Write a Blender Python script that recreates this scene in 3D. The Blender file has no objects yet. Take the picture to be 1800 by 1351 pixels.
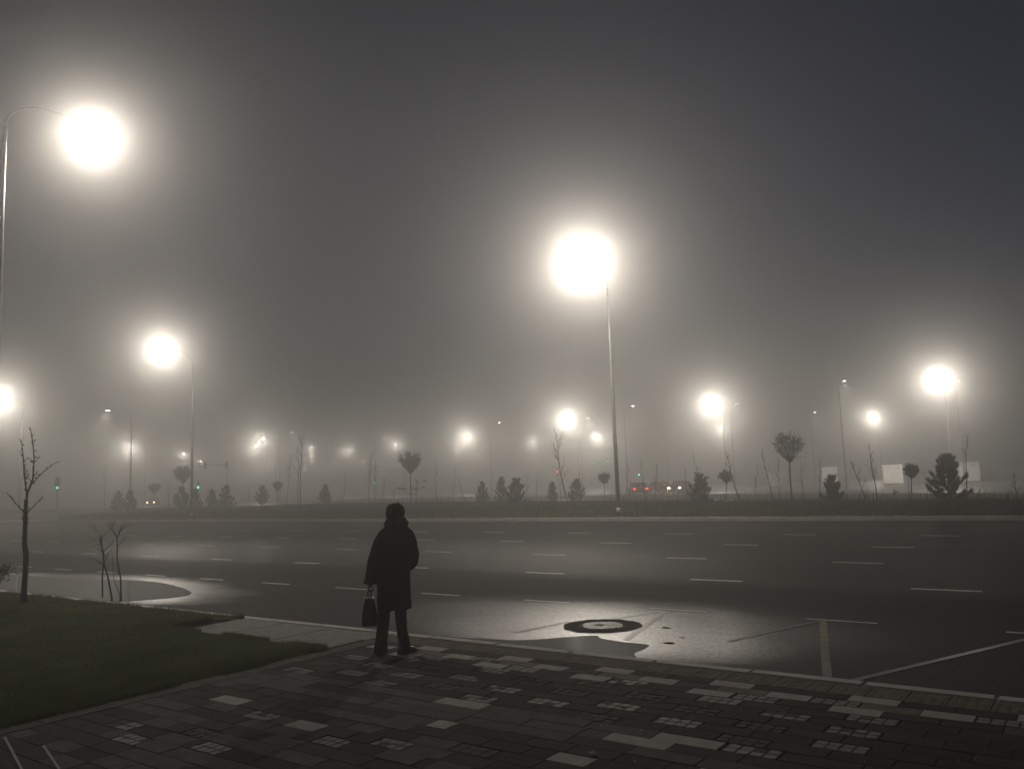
import bpy, bmesh, math, random
import numpy as np
from mathutils import Vector, Matrix, noise as mnoise

random.seed(7)
sc = bpy.context.scene
col = sc.collection
PI = math.pi

# ------------------------------------------------------------------ camera
# world: X runs along the road, Y across it (away from the camera), Z up
FPX, CAMH, W0, H0 = 1456.0, 1.85, 1800.0, 1351.0
_a = np.array([-2000.0, 920 - 675.5, FPX])
_b = np.array([100.0, 920 - .036 * 2100 - 675.5, FPX])
_up = np.cross(_b, _a); _up /= np.linalg.norm(_up)
if _up[1] > 0: _up = -_up
_X = -_a / np.linalg.norm(_a)
RW = np.stack([_X, np.cross(_up, _X), _up])            # camera (x right, y down, z forward) -> world
CAM = np.array([0, 0, CAMH])

def ray(px, py): return RW @ np.array([px - 900, py - 675.5, FPX])
def at(px, py, z=0.0):
    d = ray(px, py); return CAM + (z - CAMH) / d[2] * d
def at_y(px, py, Y):
    d = ray(px, py); return CAM + Y / d[1] * d
def at_d(px, py, dist):
    d = ray(px, py); return CAM + dist / math.hypot(d[0], d[1]) * d

cd = bpy.data.cameras.new('camera')
cd.sensor_width = 36; cd.lens = 36 * FPX / W0; cd.clip_end = 5000; cd.clip_start = .05
cam = bpy.data.objects.new('camera', cd); col.objects.link(cam)
r_, u_, f_ = RW @ [1, 0, 0], RW @ [0, -1, 0], RW @ [0, 0, 1]
M = Matrix(((r_[0], u_[0], -f_[0], 0), (r_[1], u_[1], -f_[1], 0), (r_[2], u_[2], -f_[2], CAMH), (0, 0, 0, 1)))
cam.matrix_world = M
sc.camera = cam

# ------------------------------------------------------------------ helpers
def tag(o, label=None, cat=None, group=None, kind=None):
    if label: o['label'] = label
    if cat: o['category'] = cat
    if group: o['group'] = group
    if kind: o['kind'] = kind
    return o
def empty(name, loc, rz=0.0):
    o = bpy.data.objects.new(name, None); col.objects.link(o)
    o.empty_display_size = .2
    o.location = loc; o.rotation_euler = (0, 0, rz); return o
def raw(name, verts, faces, mat, parent=None, smooth=False):
    me = bpy.data.meshes.new(name); me.from_pydata([tuple(v) for v in verts], [], faces); me.update()
    if mat: me.materials.append(mat)
    if smooth:
        me.polygons.foreach_set('use_smooth', [True] * len(me.polygons))
    o = bpy.data.objects.new(name, me); col.objects.link(o)
    if parent: o.parent = parent
    return o
class MB:
    def __init__(s): s.v = []; s.f = []
    def add(s, v, f):
        n = len(s.v); s.v += [tuple(x) for x in v]; s.f += [tuple(i + n for i in q) for q in f]
    def box(s, c, d, rz=0.0):
        x, y, z = d[0] / 2, d[1] / 2, d[2] / 2
        cr, sr = math.cos(rz), math.sin(rz)
        v = [(c[0] + a * cr - b * sr, c[1] + a * sr + b * cr, c[2] + e) for e in (-z, z) for a, b in ((-x, -y), (x, -y), (x, y), (-x, y))]
        s.add(v, [(3, 2, 1, 0), (4, 5, 6, 7), (0, 1, 5, 4), (1, 2, 6, 5), (2, 3, 7, 6), (3, 0, 4, 7)])
    def bbox(s, c, d, b=.01, rz=0.0):
        bm = bmesh.new(); bmesh.ops.create_cube(bm, size=1)
        bmesh.ops.scale(bm, vec=d, verts=bm.verts)
        bmesh.ops.bevel(bm, geom=bm.edges[:], offset=b, segments=2, affect='EDGES')
        bmesh.ops.rotate(bm, cent=(0, 0, 0), matrix=Matrix.Rotation(rz, 3, 'Z'), verts=bm.verts)
        bm.verts.index_update()
        s.add([(v.co.x + c[0], v.co.y + c[1], v.co.z + c[2]) for v in bm.verts], [[v.index for v in f.verts] for f in bm.faces]); bm.free()
    def tube(s, pts, rad, n=6, cap=True):
        pts = [Vector(p) for p in pts]
        if not hasattr(rad, '__len__'): rad = [rad] * len(pts)
        rings = []; u = None
        for i, p in enumerate(pts):
            t = (pts[min(i + 1, len(pts) - 1)] - pts[max(i - 1, 0)])
            t = t.normalized() if t.length > 1e-9 else Vector((0, 0, 1))
            if u is None:
                u = t.orthogonal().normalized()
            u = (u - t * u.dot(t)); u = u.normalized() if u.length > 1e-6 else t.orthogonal().normalized()
            w = t.cross(u)
            rings.append([p + (u * math.cos(2 * PI * k / n) + w * math.sin(2 * PI * k / n)) * rad[i] for k in range(n)])
        v = [q for r in rings for q in r]; f = []
        for i in range(len(pts) - 1):
            for k in range(n):
                f.append((i * n + k, i * n + (k + 1) % n, (i + 1) * n + (k + 1) % n, (i + 1) * n + k))
        if cap:
            f.append(tuple(range(n - 1, -1, -1))); m = (len(pts) - 1) * n; f.append(tuple(m + k for k in range(n)))
        s.add(v, f)
    def loft(s, rings, cap=True):
        n = len(rings[0]); v = [q for r in rings for q in r]; f = []
        for i in range(len(rings) - 1):
            for k in range(n):
                f.append((i * n + k, i * n + (k + 1) % n, (i + 1) * n + (k + 1) % n, (i + 1) * n + k))
        if cap:
            f.append(tuple(range(n - 1, -1, -1))); m = (len(rings) - 1) * n; f.append(tuple(m + k for k in range(n)))
        s.add(v, f)
    def ball(s, c, r, n=12, m=8):
        if not hasattr(r, '__len__'): r = (r, r, r)
        rings = []
        for i in range(m + 1):
            th = PI * (i / m) * .98 + PI * .01
            rings.append([(c[0] + r[0] * math.sin(th) * math.cos(2 * PI * k / n), c[1] + r[1] * math.sin(th) * math.sin(2 * PI * k / n), c[2] - r[2] * math.cos(th)) for k in range(n)])
        s.loft(rings)
    def build(s, name, mat, parent=None, smooth=False):
        return raw(name, s.v, s.f, mat, parent, smooth)
def ell(c, rx, ry, n=24, p=2.0):
    out = []
    for k in range(n):
        a = 2 * PI * k / n; ca, sa = math.cos(a), math.sin(a)
        out.append((c[0] + rx * math.copysign(abs(ca) ** (2 / p), ca), c[1] + ry * math.copysign(abs(sa) ** (2 / p), sa), c[2]))
    return out
def dup(root, loc, rz, label=None):
    r = root.copy(); col.objects.link(r); r.location = loc; r.rotation_euler = (0, 0, rz)
    if label: r['label'] = label
    for ch in list(root.children):
        c = ch.copy(); col.objects.link(c); c.parent = r
        for g in list(ch.children):
            d = g.copy(); col.objects.link(d); d.parent = c
    return r
def remesh(o, voxel, smooth_it=2, wr=None):
    m = o.modifiers.new('r', 'REMESH'); m.mode = 'VOXEL'; m.voxel_size = voxel; m.use_smooth_shade = True
    if smooth_it:
        s = o.modifiers.new('s', 'SMOOTH'); s.iterations = smooth_it; s.factor = .5
    dg = bpy.context.evaluated_depsgraph_get(); dg.update()
    me = bpy.data.meshes.new_from_object(o.evaluated_get(dg))
    o.modifiers.clear(); old = o.data; mats = list(old.materials); o.data = me
    if not me.materials:
        for mm in mats: me.materials.append(mm)
    if wr:
        for v in me.vertices:
            v.co += v.normal * wr(v.co)
    me.polygons.foreach_set('use_smooth', [True] * len(me.polygons))

# ------------------------------------------------------------------ materials
def newmat(name):
    m = bpy.data.materials.new(name); m.use_nodes = True
    nt = m.node_tree; b = nt.nodes['Principled BSDF']
    return m, nt, b
def N(nt, t, **kw):
    n = nt.nodes.new(t)
    for k, v in kw.items():
        if k.startswith('_'): setattr(n, k[1:], v)
        else: n.inputs[k.replace('_', ' ')].default_value = v
    return n
def coords(nt, scale=(1, 1, 1)):
    tc = nt.nodes.new('ShaderNodeTexCoord'); mp = nt.nodes.new('ShaderNodeMapping')
    mp.inputs['Scale'].default_value = scale
    nt.links.new(tc.outputs['Object'], mp.inputs['Vector']); return mp.outputs['Vector']
def ramp(nt, src, stops):
    r = nt.nodes.new('ShaderNodeValToRGB'); e = r.color_ramp.elements
    while len(e) < len(stops): e.new(.5)
    for el, (p, c) in zip(e, stops):
        el.position = p; el.color = c if len(c) == 4 else (*c, 1)
    nt.links.new(src, r.inputs['Fac']); return r.outputs['Color']
def simple(name, c1, c2, rough=.7, scale=6.0, metal=0.0, bump=0.0, bscale=40.0, spec=.5, emit=None):
    m, nt, b = newmat(name)
    v = coords(nt)
    n = N(nt, 'ShaderNodeTexNoise', Scale=scale, Detail=5.0); nt.links.new(v, n.inputs['Vector'])
    nt.links.new(ramp(nt, n.outputs['Fac'], [(.3, c1), (.7, c2)]), b.inputs['Base Color'])
    b.inputs['Roughness'].default_value = rough; b.inputs['Metallic'].default_value = metal
    b.inputs['Specular IOR Level'].default_value = spec
    if bump:
        n2 = N(nt, 'ShaderNodeTexNoise', Scale=bscale, Detail=3.0); nt.links.new(v, n2.inputs['Vector'])
        bp = N(nt, 'ShaderNodeBump', Strength=bump, Distance=.01); nt.links.new(n2.outputs['Fac'], bp.inputs['Height'])
        nt.links.new(bp.outputs['Normal'], b.inputs['Normal'])
    return m
def emitter(name, colr, strength):
    m = bpy.data.materials.new(name); m.use_nodes = True; nt = m.node_tree
    nt.nodes.remove(nt.nodes['Principled BSDF'])
    e = N(nt, 'ShaderNodeEmission', Color=(*colr, 1), Strength=strength)
    nt.links.new(e.outputs[0], nt.nodes['Material Output'].inputs['Surface'])
    m.cycles.emission_sampling = 'NONE'
    return m

def road_mat():
    m, nt, b = newmat('wet_asphalt')
    v = coords(nt)
    agg = N(nt, 'ShaderNodeTexNoise', Scale=55.0, Detail=4.0, Roughness=.65); nt.links.new(v, agg.inputs['Vector'])
    big = N(nt, 'ShaderNodeTexNoise', Scale=.35, Detail=5.0, Roughness=.6); nt.links.new(coords(nt, (.25, 1.3, 1)), big.inputs['Vector'])
    mid = N(nt, 'ShaderNodeTexNoise', Scale=1.1, Detail=6.0, Roughness=.65, Distortion=.6); nt.links.new(coords(nt, (.5, 1, 1)), mid.inputs['Vector'])
    c = ramp(nt, agg.outputs['Fac'], [(.35, (.012, .0115, .011)), (.52, (.026, .025, .0245)), (.68, (.058, .056, .054))])
    mx = nt.nodes.new('ShaderNodeMix'); mx.data_type = 'RGBA'; mx.blend_type = 'MULTIPLY'; mx.inputs['Factor'].default_value = 1
    nt.links.new(c, mx.inputs['A'])
    nt.links.new(ramp(nt, mid.outputs['Fac'], [(.3, (.65, .65, .66)), (.7, (1.1, 1.08, 1.05))]), mx.inputs['B'])
    nt.links.new(mx.outputs['Result'], b.inputs['Base Color'])
    # wetness: dry-ish crown, wet gutter lane, soaked margins round the puddles
    def math_(op, x, y=None, **k):
        n = N(nt, 'ShaderNodeMath', _operation=op)
        for i, q in enumerate((x, y)):
            if q is None: continue
            if isinstance(q, (int, float)): n.inputs[i].default_value = q
            else: nt.links.new(q, n.inputs[i])
        n.use_clamp = bool(k.get('clamp')); return n.outputs[0]
    sx = nt.nodes.new('ShaderNodeSeparateXYZ'); nt.links.new(v, sx.inputs[0])
    wob = math_('ADD', math_('MULTIPLY', math_('SUBTRACT', big.outputs['Fac'], .5), 3.2), math_('MULTIPLY', math_('SUBTRACT', mid.outputs['Fac'], .5), 1.6))
    yy = math_('ADD', sx.outputs['Y'], wob)
    lane = ramp(nt, math_('DIVIDE', yy, 34.0), [(.20, (.66,) * 3), (.315, (.68,) * 3), (.345, (.78,) * 3), (.39, (.8,) * 3), (.42, (.66,) * 3), (.52, (.68,) * 3), (.60, (.74,) * 3), (.95, (.76,) * 3)])
    def blob(cx, cy, rx, ry, lo, hi):
        dx = math_('DIVIDE', math_('SUBTRACT', sx.outputs['X'], cx), rx); dy = math_('DIVIDE', math_('SUBTRACT', sx.outputs['Y'], cy), ry)
        d = math_('SQRT', math_('ADD', math_('MULTIPLY', dx, dx), math_('MULTIPLY', dy, dy)))
        d = math_('ADD', d, math_('MULTIPLY', math_('SUBTRACT', mid.outputs['Fac'], .5), .5))
        return ramp(nt, math_('DIVIDE', d, 3.0), [(lo / 3, (1, 1, 1)), (hi / 3, (0, 0, 0))])
    def mixf(f, x, y):
        n = nt.nodes.new('ShaderNodeMix'); n.data_type = 'FLOAT'
        nt.links.new(f, n.inputs['Factor'])
        for i, q in ((2, x), (3, y)):
            if isinstance(q, (int, float)): n.inputs[i].default_value = q
            else: nt.links.new(q, n.inputs[i])
        return n.outputs[0]
    rr = mixf(blob(-18.4, 8.9, 4.6, 1.55, .95, 1.3), lane, .36)
    rr = mixf(blob(-5.9, 9.6, 2.1, 1.1, .5, 2.1), rr, .42)
    rr = mixf(blob(-5.4, 8.7, 1.5, .7, .6, 1.8), rr, .29)
    rr = mixf(blob(-21, 17.5, 9, 5, .3, 1.8), rr, .5)
    nt.links.new(rr, b.inputs['Roughness'])
    spc = N(nt, 'ShaderNodeMapRange'); nt.links.new(rr, spc.inputs['Value'])
    for k_, q_ in (('From Min', .3), ('From Max', .64), ('To Min', 1.0), ('To Max', .12)): spc.inputs[k_].default_value = q_
    gr0 = N(nt, 'ShaderNodeTexNoise', Scale=24.0, Detail=5.0, Roughness=.8); nt.links.new(coords(nt, (1, .4, 1)), gr0.inputs['Vector'])
    gm = N(nt, 'ShaderNodeMapRange'); nt.links.new(gr0.outputs['Fac'], gm.inputs['Value'])
    for k_, q_ in (('From Min', .36), ('From Max', .62), ('To Min', .3), ('To Max', 1.7)): gm.inputs[k_].default_value = q_
    nt.links.new(math_('MULTIPLY', spc.outputs[0], gm.outputs[0], clamp=True), b.inputs['Specular IOR Level'])
    wet = N(nt, 'ShaderNodeMapRange'); nt.links.new(rr, wet.inputs['Value'])
    for k_, q_ in (('From Min', .34), ('From Max', .60), ('To Min', .7), ('To Max', 0.0)): wet.inputs[k_].default_value = q_
    nt.links.new(math_('MULTIPLY', wet.outputs[0], gm.outputs[0], clamp=True), b.inputs['Coat Weight'])
    b.inputs['Coat Roughness'].default_value = .36; b.inputs['Coat IOR'].default_value = 1.5
    gr = N(nt, 'ShaderNodeTexNoise', Scale=17.0, Detail=4.0, Roughness=.75); nt.links.new(coords(nt, (1, .45, 1)), gr.inputs['Vector'])
    hsum = math_('ADD', agg.outputs['Fac'], math_('MULTIPLY', gr.outputs['Fac'], 1.6))
    bp = N(nt, 'ShaderNodeBump', Strength=.8, Distance=.006); nt.links.new(hsum, bp.inputs['Height'])
    nt.links.new(bp.outputs['Normal'], b.inputs['Normal'])
    return m
M_road = road_mat()
M_far_road = simple('far_wet_asphalt', (.05, .05, .05), (.09, .09, .085), .45, .4, spec=.5, bump=.3, bscale=60)
M_kerb = simple('kerb_concrete', (.5, .485, .45), (.68, .655, .615), .8, 3.0, bump=.25, bscale=60)
M_soil = simple('soil', (.02, .022, .014), (.04, .042, .026), .95, 1.2, bump=.5, bscale=15)
M_lawn = simple('lawn_soil', (.025, .034, .014), (.05, .064, .028), .95, 2.2, bump=.5, bscale=30, spec=.1)
def leafmat(name, c1, c2, scale):
    m, nt, b = newmat(name); nt.nodes.remove(b); v = coords(nt)
    n = N(nt, 'ShaderNodeTexNoise', Scale=scale, Detail=5.0); nt.links.new(v, n.inputs['Vector'])
    c = ramp(nt, n.outputs['Fac'], [(.3, c1), (.7, c2)])
    d = N(nt, 'ShaderNodeBsdfDiffuse'); t = N(nt, 'ShaderNodeBsdfTranslucent'); x = N(nt, 'ShaderNodeMixShader', Fac=.5)
    nt.links.new(c, d.inputs['Color']); nt.links.new(c, t.inputs['Color'])
    nt.links.new(d.outputs[0], x.inputs[1]); nt.links.new(t.outputs[0], x.inputs[2])
    nt.links.new(x.outputs[0], nt.nodes['Material Output'].inputs['Surface']); return m
M_blade = leafmat('grass_blade', (.085, .115, .048), (.165, .2, .092), 1.4)
M_rough = simple('rough_grass', (.03, .038, .018), (.06, .066, .035), .8, .35, spec=.15)
M_line = simple('road_paint', (.55, .55, .53), (.85, .85, .81), .55, 5.0)
M_oldline = simple('worn_paint', (.07, .065, .053), (.23, .21, .17), .42, 3.5, spec=.7)
M_water, _nt, _b = newmat('puddle_water')
_b.inputs['Base Color'].default_value = (.012, .012, .012, 1); _b.inputs['Roughness'].default_value = .03; _b.inputs['IOR'].default_value = 1.33
M_pole = simple('galvanised_pole', (.22, .22, .21), (.36, .36, .35), .5, 5, metal=.5)
M_head = simple('lamp_housing', (.12, .12, .12), (.18, .18, .18), .5, 8)
M_bark = simple('bark', (.03, .025, .02), (.07, .058, .045), .9, 14, bump=.4)
M_twig = simple('twig_bark', (.028, .022, .019), (.06, .045, .038), .9, 14)
M_needle = simple('pine_needles', (.008, .014, .008), (.022, .034, .016), .7, 3, spec=.2)
M_leaf = simple('autumn_leaf', (.05, .03, .02), (.1, .065, .04), .8, 3, spec=.2)
M_coat = simple('dark_wool', (.004, .004, .0045), (.009, .009, .009), .95, 40, bump=.3, bscale=250, spec=.15)
M_knit = simple('dark_knit', (.005, .005, .005), (.011, .011, .011), .95, 60, bump=.5, bscale=160, spec=.1)
M_trs = simple('trouser_cloth', (.005, .005, .006), (.01, .01, .011), .85, 30, spec=.2)
M_skin = simple('skin', (.3, .19, .14), (.38, .25, .18), .55, 12)
M_bootl = simple('boot_leather', (.006, .006, .006), (.015, .014, .013), .45, 20)
M_bag = simple('bag_leather', (.008, .008, .009), (.016, .016, .017), .38, 20, bump=.15, bscale=120)
M_metal = simple('polished_metal', (.6, .58, .52), (.75, .72, .66), .2, 8, metal=1)
M_eye = simple('eye', (.6, .6, .58), (.7, .7, .68), .2, 8)
M_white = simple('white_panel', (.78, .78, .76), (.86, .86, .84), .6, 2)
M_grey = simple('grey_board', (.2, .2, .2), (.28, .28, .28), .6, 2)
M_black = simple('signal_black', (.02, .02, .02), (.035, .035, .035), .5, 10)
M_steel = simple('pale_steel_post', (.4, .4, .39), (.55, .55, .53), .5, 6)
M_carp = simple('car_paint_grey', (.07, .07, .075), (.09, .09, .095), .3, 3)
M_glass = simple('car_glass', (.01, .01, .012), (.015, .015, .017), .08, 3)
M_rub = simple('tyre_rubber', (.012, .012, .012), (.02, .02, .02), .85, 10)
M_rim = simple('wheel_rim', (.3, .3, .3), (.45, .45, .45), .35, 6, metal=.8)
M_collar = simple('collar_asphalt', (.008, .008, .008), (.022, .021, .02), .8, 25, bump=.9, bscale=110, spec=.12)
M_iron = simple('wet_cast_iron', (.16, .16, .155), (.32, .32, .31), .3, 12, metal=.85, bump=.5, bscale=60)
M_paper = simple('white_tissue', (.75, .74, .7), (.88, .86, .82), .85, 20)
LAMPC = (1.0, .905, .775)
M_lens = emitter('lamp_lens', LAMPC, 110)
M_lens_far = emitter('lamp_lens_far', LAMPC, 320)
M_lens_dim = emitter('lamp_lens_dim', LAMPC, 22)
M_green = emitter('signal_green', (.05, 1.0, .35), 14)
M_red = emitter('signal_red', (1.0, .04, .03), 9)
M_tail = emitter('tail_light_red', (1.0, .03, .02), 8)
M_headl = emitter('headlight_white', (1.0, .6, .32), 40)

# ------------------------------------------------------------------ ground, roads
def sheet(name, pts, z, mat, kind='structure'):
    o = raw(name, [(p[0], p[1], z if len(p) < 3 else p[2]) for p in pts], [tuple(range(len(pts)))], mat)
    if kind: o['kind'] = kind
    return o
YK, YF = 7.82, 32.4               # road-side faces of near and far kerb
sheet('ground', [(-640, -60), (640, -60), (640, 640), (-640, 640)], -.12, M_soil)
sheet('road', [(-560, YK - .02), (200, YK - .02), (200, YF + .02), (-560, YF + .02)], 0.0, M_road)
# painted markings
mk = MB()
def stripe(x0, y0, x1, y1, w, z=.004):
    d = Vector((x1 - x0, y1 - y0, 0)).normalized(); n = Vector((-d.y, d.x, 0)) * w / 2
    mk.add([(x0 - n.x, y0 - n.y, z), (x1 - n.x, y1 - n.y, z), (x1 + n.x, y1 + n.y, z), (x0 + n.x, y0 + n.y, z)], [(0, 1, 2, 3)])
for Y, x0, per, nn in ((14.2, -2.85, 3.67, 26), (17.75, -5.0, 3.73, 30), (21.5, -5.1, 3.77, 30), (25.3, -4.7, 3.85, 30)):
    for k in range(-3, nn):
        x = x0 - per * k; stripe(x, Y + random.uniform(-.02, .02), x + random.uniform(.93, 1.0), Y, .12)
mk.build('lane_markings', M_line)['kind'] = 'structure'
mk = MB()
for k in range(-2, 14):
    x = -1.25 - 2.2 * k; stripe(x, 10.88, x + .85, 10.88, .07)
mk.build('bay_edge_markings', M_line)['kind'] = 'structure'
mk = MB()
def pstripe(a, b, w):
    p, q = at(*a), at(*b); stripe(p[0], p[1], q[0], q[1], w)
pstripe((1446, 1091), (1455, 1196), .085)
pstripe((1440, 1091), (1282, 1126), .07)
pstripe((1168, 1074), (1100, 1125), .085)
pstripe((1160, 1074), (1075, 1088), .07)
pstripe((1810, 1122), (1484, 1199), .07)
pstripe((1000, 1092), (905, 1112), .06)
mk.build('parking_bay_markings', M_oldline)['kind'] = 'structure'
mk = MB(); p, q = at(1447, 1092), at(1450, 1128); stripe(p[0], p[1], q[0], q[1], .088, .006)
mk.build('yellow_bay_marking', simple('yellow_paint', (.2, .15, .06), (.42, .34, .16), .6, 6))['kind'] = 'structure'

# kerbs: stones with joints, real steps
def kerb(name, y0, y1, xa, xb, z0, z1, step):
    m = MB(); x = xa
    while x < xb:
        dz = random.uniform(-.004, .004)
        m.bbox((x + step / 2, (y0 + y1) / 2 + random.uniform(-.003, .003), (z0 + z1) / 2 + dz), (step - .012, y1 - y0, z1 - z0), .012); x += step
    o = m.build(name, M_kerb); o['kind'] = 'structure'
PZ = .02                        # pavement level above road (dropped, nearly flush kerb)
kerb('near_kerb', 7.67, YK, -60.0, 14.0, -.2, PZ + .004, 1.0)
kerb('far_kerb', YF, YF + .17, -200.0, 30.0, -.15, .16, 1.0)

# ------------------------------------------------------------------ pavement of individual pavers
def paver_mat(name, c1, c2, rough, sp=.35):
    return simple(name, c1, c2, rough, 9.0, bump=.35, bscale=90, spec=.12)
PM = [paver_mat('paver_dark', (.026, .025, .024), (.044, .042, .04), .85),
      paver_mat('paver_charcoal', (.04, .039, .037), (.062, .06, .056), .85),
      paver_mat('paver_grey', (.085, .082, .077), (.13, .125, .118), .85),
      paver_mat('paver_pale', (.42, .395, .362), (.56, .525, .485), .85),
      paver_mat('paver_tactile_brown', (.15, .128, .102), (.235, .205, .165), .85),
      paver_mat('paver_joint', (.02, .02, .019), (.035, .034, .032), .85),
      paver_mat('paver_border', (.08, .077, .07), (.15, .145, .135), .85),
      paver_mat('sett_painted_sheen', (.18, .175, .165), (.27, .26, .25), .6),  # the glazed setts' reflected sheen is painted in as a lighter base colour
      paver_mat('concrete_slab', (.22, .23, .215), (.34, .35, .325), .8)]
pv, pf, pm = [], [], []
def slab(x0, x1, y0, y1, mi, g=.0022, z=None, tilt=.0015):
    z = PZ + random.uniform(-.0015, .0015) if z is None else z
    x0 += g; x1 -= g; y0 += g; y1 -= g
    if x1 - x0 < .01 or y1 - y0 < .01: return
    c = min(.0025, (x1 - x0) / 5, (y1 - y0) / 5); n = len(pv)
    t = [random.uniform(-tilt, tilt) for _ in range(4)]
    pv.extend([(x0, y0, z - .02), (x1, y0, z - .02), (x1, y1, z - .02), (x0, y1, z - .02),
               (x0, y0, z - c + t[0]), (x1, y0, z - c + t[1]), (x1, y1, z - c + t[2]), (x0, y1, z - c + t[3]),
               (x0 + c, y0 + c, z + t[0]), (x1 - c, y0 + c, z + t[1]), (x1 - c, y1 - c, z + t[2]), (x0 + c, y1 - c, z + t[3])])
    for q in ((0, 1, 5, 4), (1, 2, 6, 5), (2, 3, 7, 6), (3, 0, 4, 7), (4, 5, 9, 8), (5, 6, 10, 9), (6, 7, 11, 10), (7, 4, 8, 11), (8, 9, 10, 11)):
        pf.append(tuple(i + n for i in q)); pm.append(mi)
def sqtile(x0, x1, y0, y1):                     # a tile of 4 x 2 small glazed setts
    slab(x0, x1, y0, y1, 0, z=PZ - .003)
    mi_ = random.choice((2, 7, 7)); w = (x1 - x0 - .02) / 4; h = (y1 - y0 - .01) / 2
    for i in range(4):
        for j in range(2):
            slab(x0 + .01 + i * w, x0 + .01 + (i + 1) * w, y0 + .005 + j * h, y0 + .005 + (j + 1) * h, mi_ if random.random() < .85 else 2, g=.005)
PIT = .1835
# tactile strip by the kerb: square tiles with raised studs
yT0, yT1 = 7.305, 7.665
x = -7.6
while x < 6:
    slab(x, x + .3, yT0, yT1, 4, z=PZ - .002)
    for i in range(4):
        for j in range(5):
            cx, cy = x + .0375 + i * .075, yT0 + .036 + j * .072
            n = len(pv)
            for (r, z) in ((.022, PZ - .002), (.014, PZ + .0015)):
                for k in range(6): pv.append((cx + r * math.cos(k * PI / 3), cy + r * math.sin(k * PI / 3), z))
            for k in range(6): pf.append((n + k, n + (k + 1) % 6, n + 6 + (k + 1) % 6, n + 6 + k)); pm.append(4)
            pf.append(tuple(n + 6 + k for k in range(6))); pm.append(4)
    x += .3
# decorated rows: (row, x0, length, kind)
special = {}
def put(row, x0, ln, kind): special.setdefault(row, []).append((x0, ln, kind))
XL, XR = -7.35, 6.0
for k in range(-6, 4):
    p = 1.18 * k
    put(0, -3.17 + p, .385, 'L'); put(0, -2.78 + p, .39, 'D')
    put(1, -3.78 + p, .36, 'L'); put(1, -3.42 + p, .385, 'S')
    put(2, -3.22 + p, .385, 'L' if k < 2 else 'G')
    if k < 1: put(2, -2.82 + p, .375, 'S')
    if k < 2:
        put(3, -3.05 + p, .37, 'S'); put(4, -3.63 + p, .37, 'S'); put(5, -3.09 + p, .37, 'S'); put(6, -3.69 + p, .37, 'S'); put(7, -3.08 + p, .37, 'S'); put(8, -3.68 + p, .37, 'S')
put(9, -2.9, .5, 'L'); put(9, -4.96, .51, 'L'); put(10, -3.19, .5, 'L')
put(9, -2.38, .39, 'S'); put(9, -1.1, .5, 'L'); put(10, -1.62, .5, 'G')
put(12, -4.54, .2, 'L'); put(13, -3.3, .31, 'L'); put(12, -2.35, .5, 'L'); put(12, -1.3, .5, 'G')
put(14, -6.82, .41, 'L'); put(14, -4.0, .36, 'S'); put(14, -5.05, .3, 'G'); put(13, -5.6, .3, 'G')
put(15, -6.1, .35, 'S'); put(15, -5.55, .35, 'L'); put(15, -4.6, .33, 'S'); put(15, -3.05, .3, 'G')
put(16, -5.92, .34, 'G'); put(16, -5.02, .3, 'S'); put(16, -3.9, .3, 'G')
put(17, -6.54, .33, 'G'); put(17, -5.39, .37, 'G'); put(18, -6.1, .33, 'S'); put(18, -4.9, .33, 'G')
put(19, -6.9, .36, 'S'); put(19, -5.7, .33, 'S'); put(20, -6.45, .33, 'S'); put(20, -5.0, .33, 'G')
for row in range(0, 44):
    y1 = 7.30 - row * PIT; y0 = y1 - PIT
    if y0 < -1: break
    sp = sorted(special.get(row, [])); x = XL - random.random() * .2
    base = (1 if 9 <= row <= 11 else 0)
    ln = .5 if 9 <= row <= 11 else (.393 if row < 9 else .36)
    segs = []; cur = x
    for (sx, sl, kd) in sp + [(XR, 0, None)]:
        if sx < cur - .02 and kd: continue
        while cur < sx - .02:
            e = min(cur + ln, sx)
            if sx - e < .08: e = sx
            segs.append((cur, e, None)); cur = e
        if kd: segs.append((sx, sx + sl, kd)); cur = sx + sl
    for (a, b, kd) in segs:
        if b < XL: continue
        a = max(a, XL)
        if kd == 'L': slab(a, b, y0, y1, 3)
        elif kd == 'D': slab(a, b, y0, y1, 0)
        elif kd == 'G': slab(a, b, y0, y1, 2)
        elif kd == 'S': sqtile(a, b, y0, y1)
        else:
            if row <= 2: mi = random.choice((1, 4, 4, 0)) if row < 2 else random.choice((0, 1, 0))
            elif 9 <= row <= 11: mi = 2 if random.random() < .75 else 1
            elif row > 11: mi = random.choice((0, 1, 1, 2, 2, 1)) if a < -4.9 else random.choice((0, 0, 0, 1, 1, 2))
            else: mi = random.choice((0, 0, 0, 1))
            slab(a, b, y0, y1, mi)
# border strip along the lawn
y = -.6
while y < 7.28:
    slab(-7.60, XL, y, y + .5, 6, z=PZ + .003); y += .5
# the wide concrete slabs in the corner between lawn, kerb and pavers
for (a, b) in ((-10.62, -9.66), (-9.66, -8.7), (-8.7, -7.62)):
    slab(a, b, 7.22, 7.66, 8, g=.008)
    slab(a, b, 6.62, 7.22, 8, g=.012, z=PZ + .008)
for (a, b) in (((8, 1295), (38, 1352)), ((76, 1310), (104, 1352))):
    p, q = at(*a, PZ), at(*b, PZ); d = Vector((q[0] - p[0], q[1] - p[1], 0)).normalized(); nn_ = Vector((-d.y, d.x, 0)) * .009; n = len(pv)
    pv += [(p[0] - nn_.x, p[1] - nn_.y, PZ + .005), (q[0] - nn_.x, q[1] - nn_.y, PZ + .005), (q[0] + nn_.x, q[1] + nn_.y, PZ + .005), (p[0] + nn_.x, p[1] + nn_.y, PZ + .005)]
    pf.append((n, n + 1, n + 2, n + 3)); pm.append(3)
me = bpy.data.meshes.new('pavement'); me.from_pydata(pv, [], pf); me.update()
for m_ in PM: me.materials.append(m_)
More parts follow.
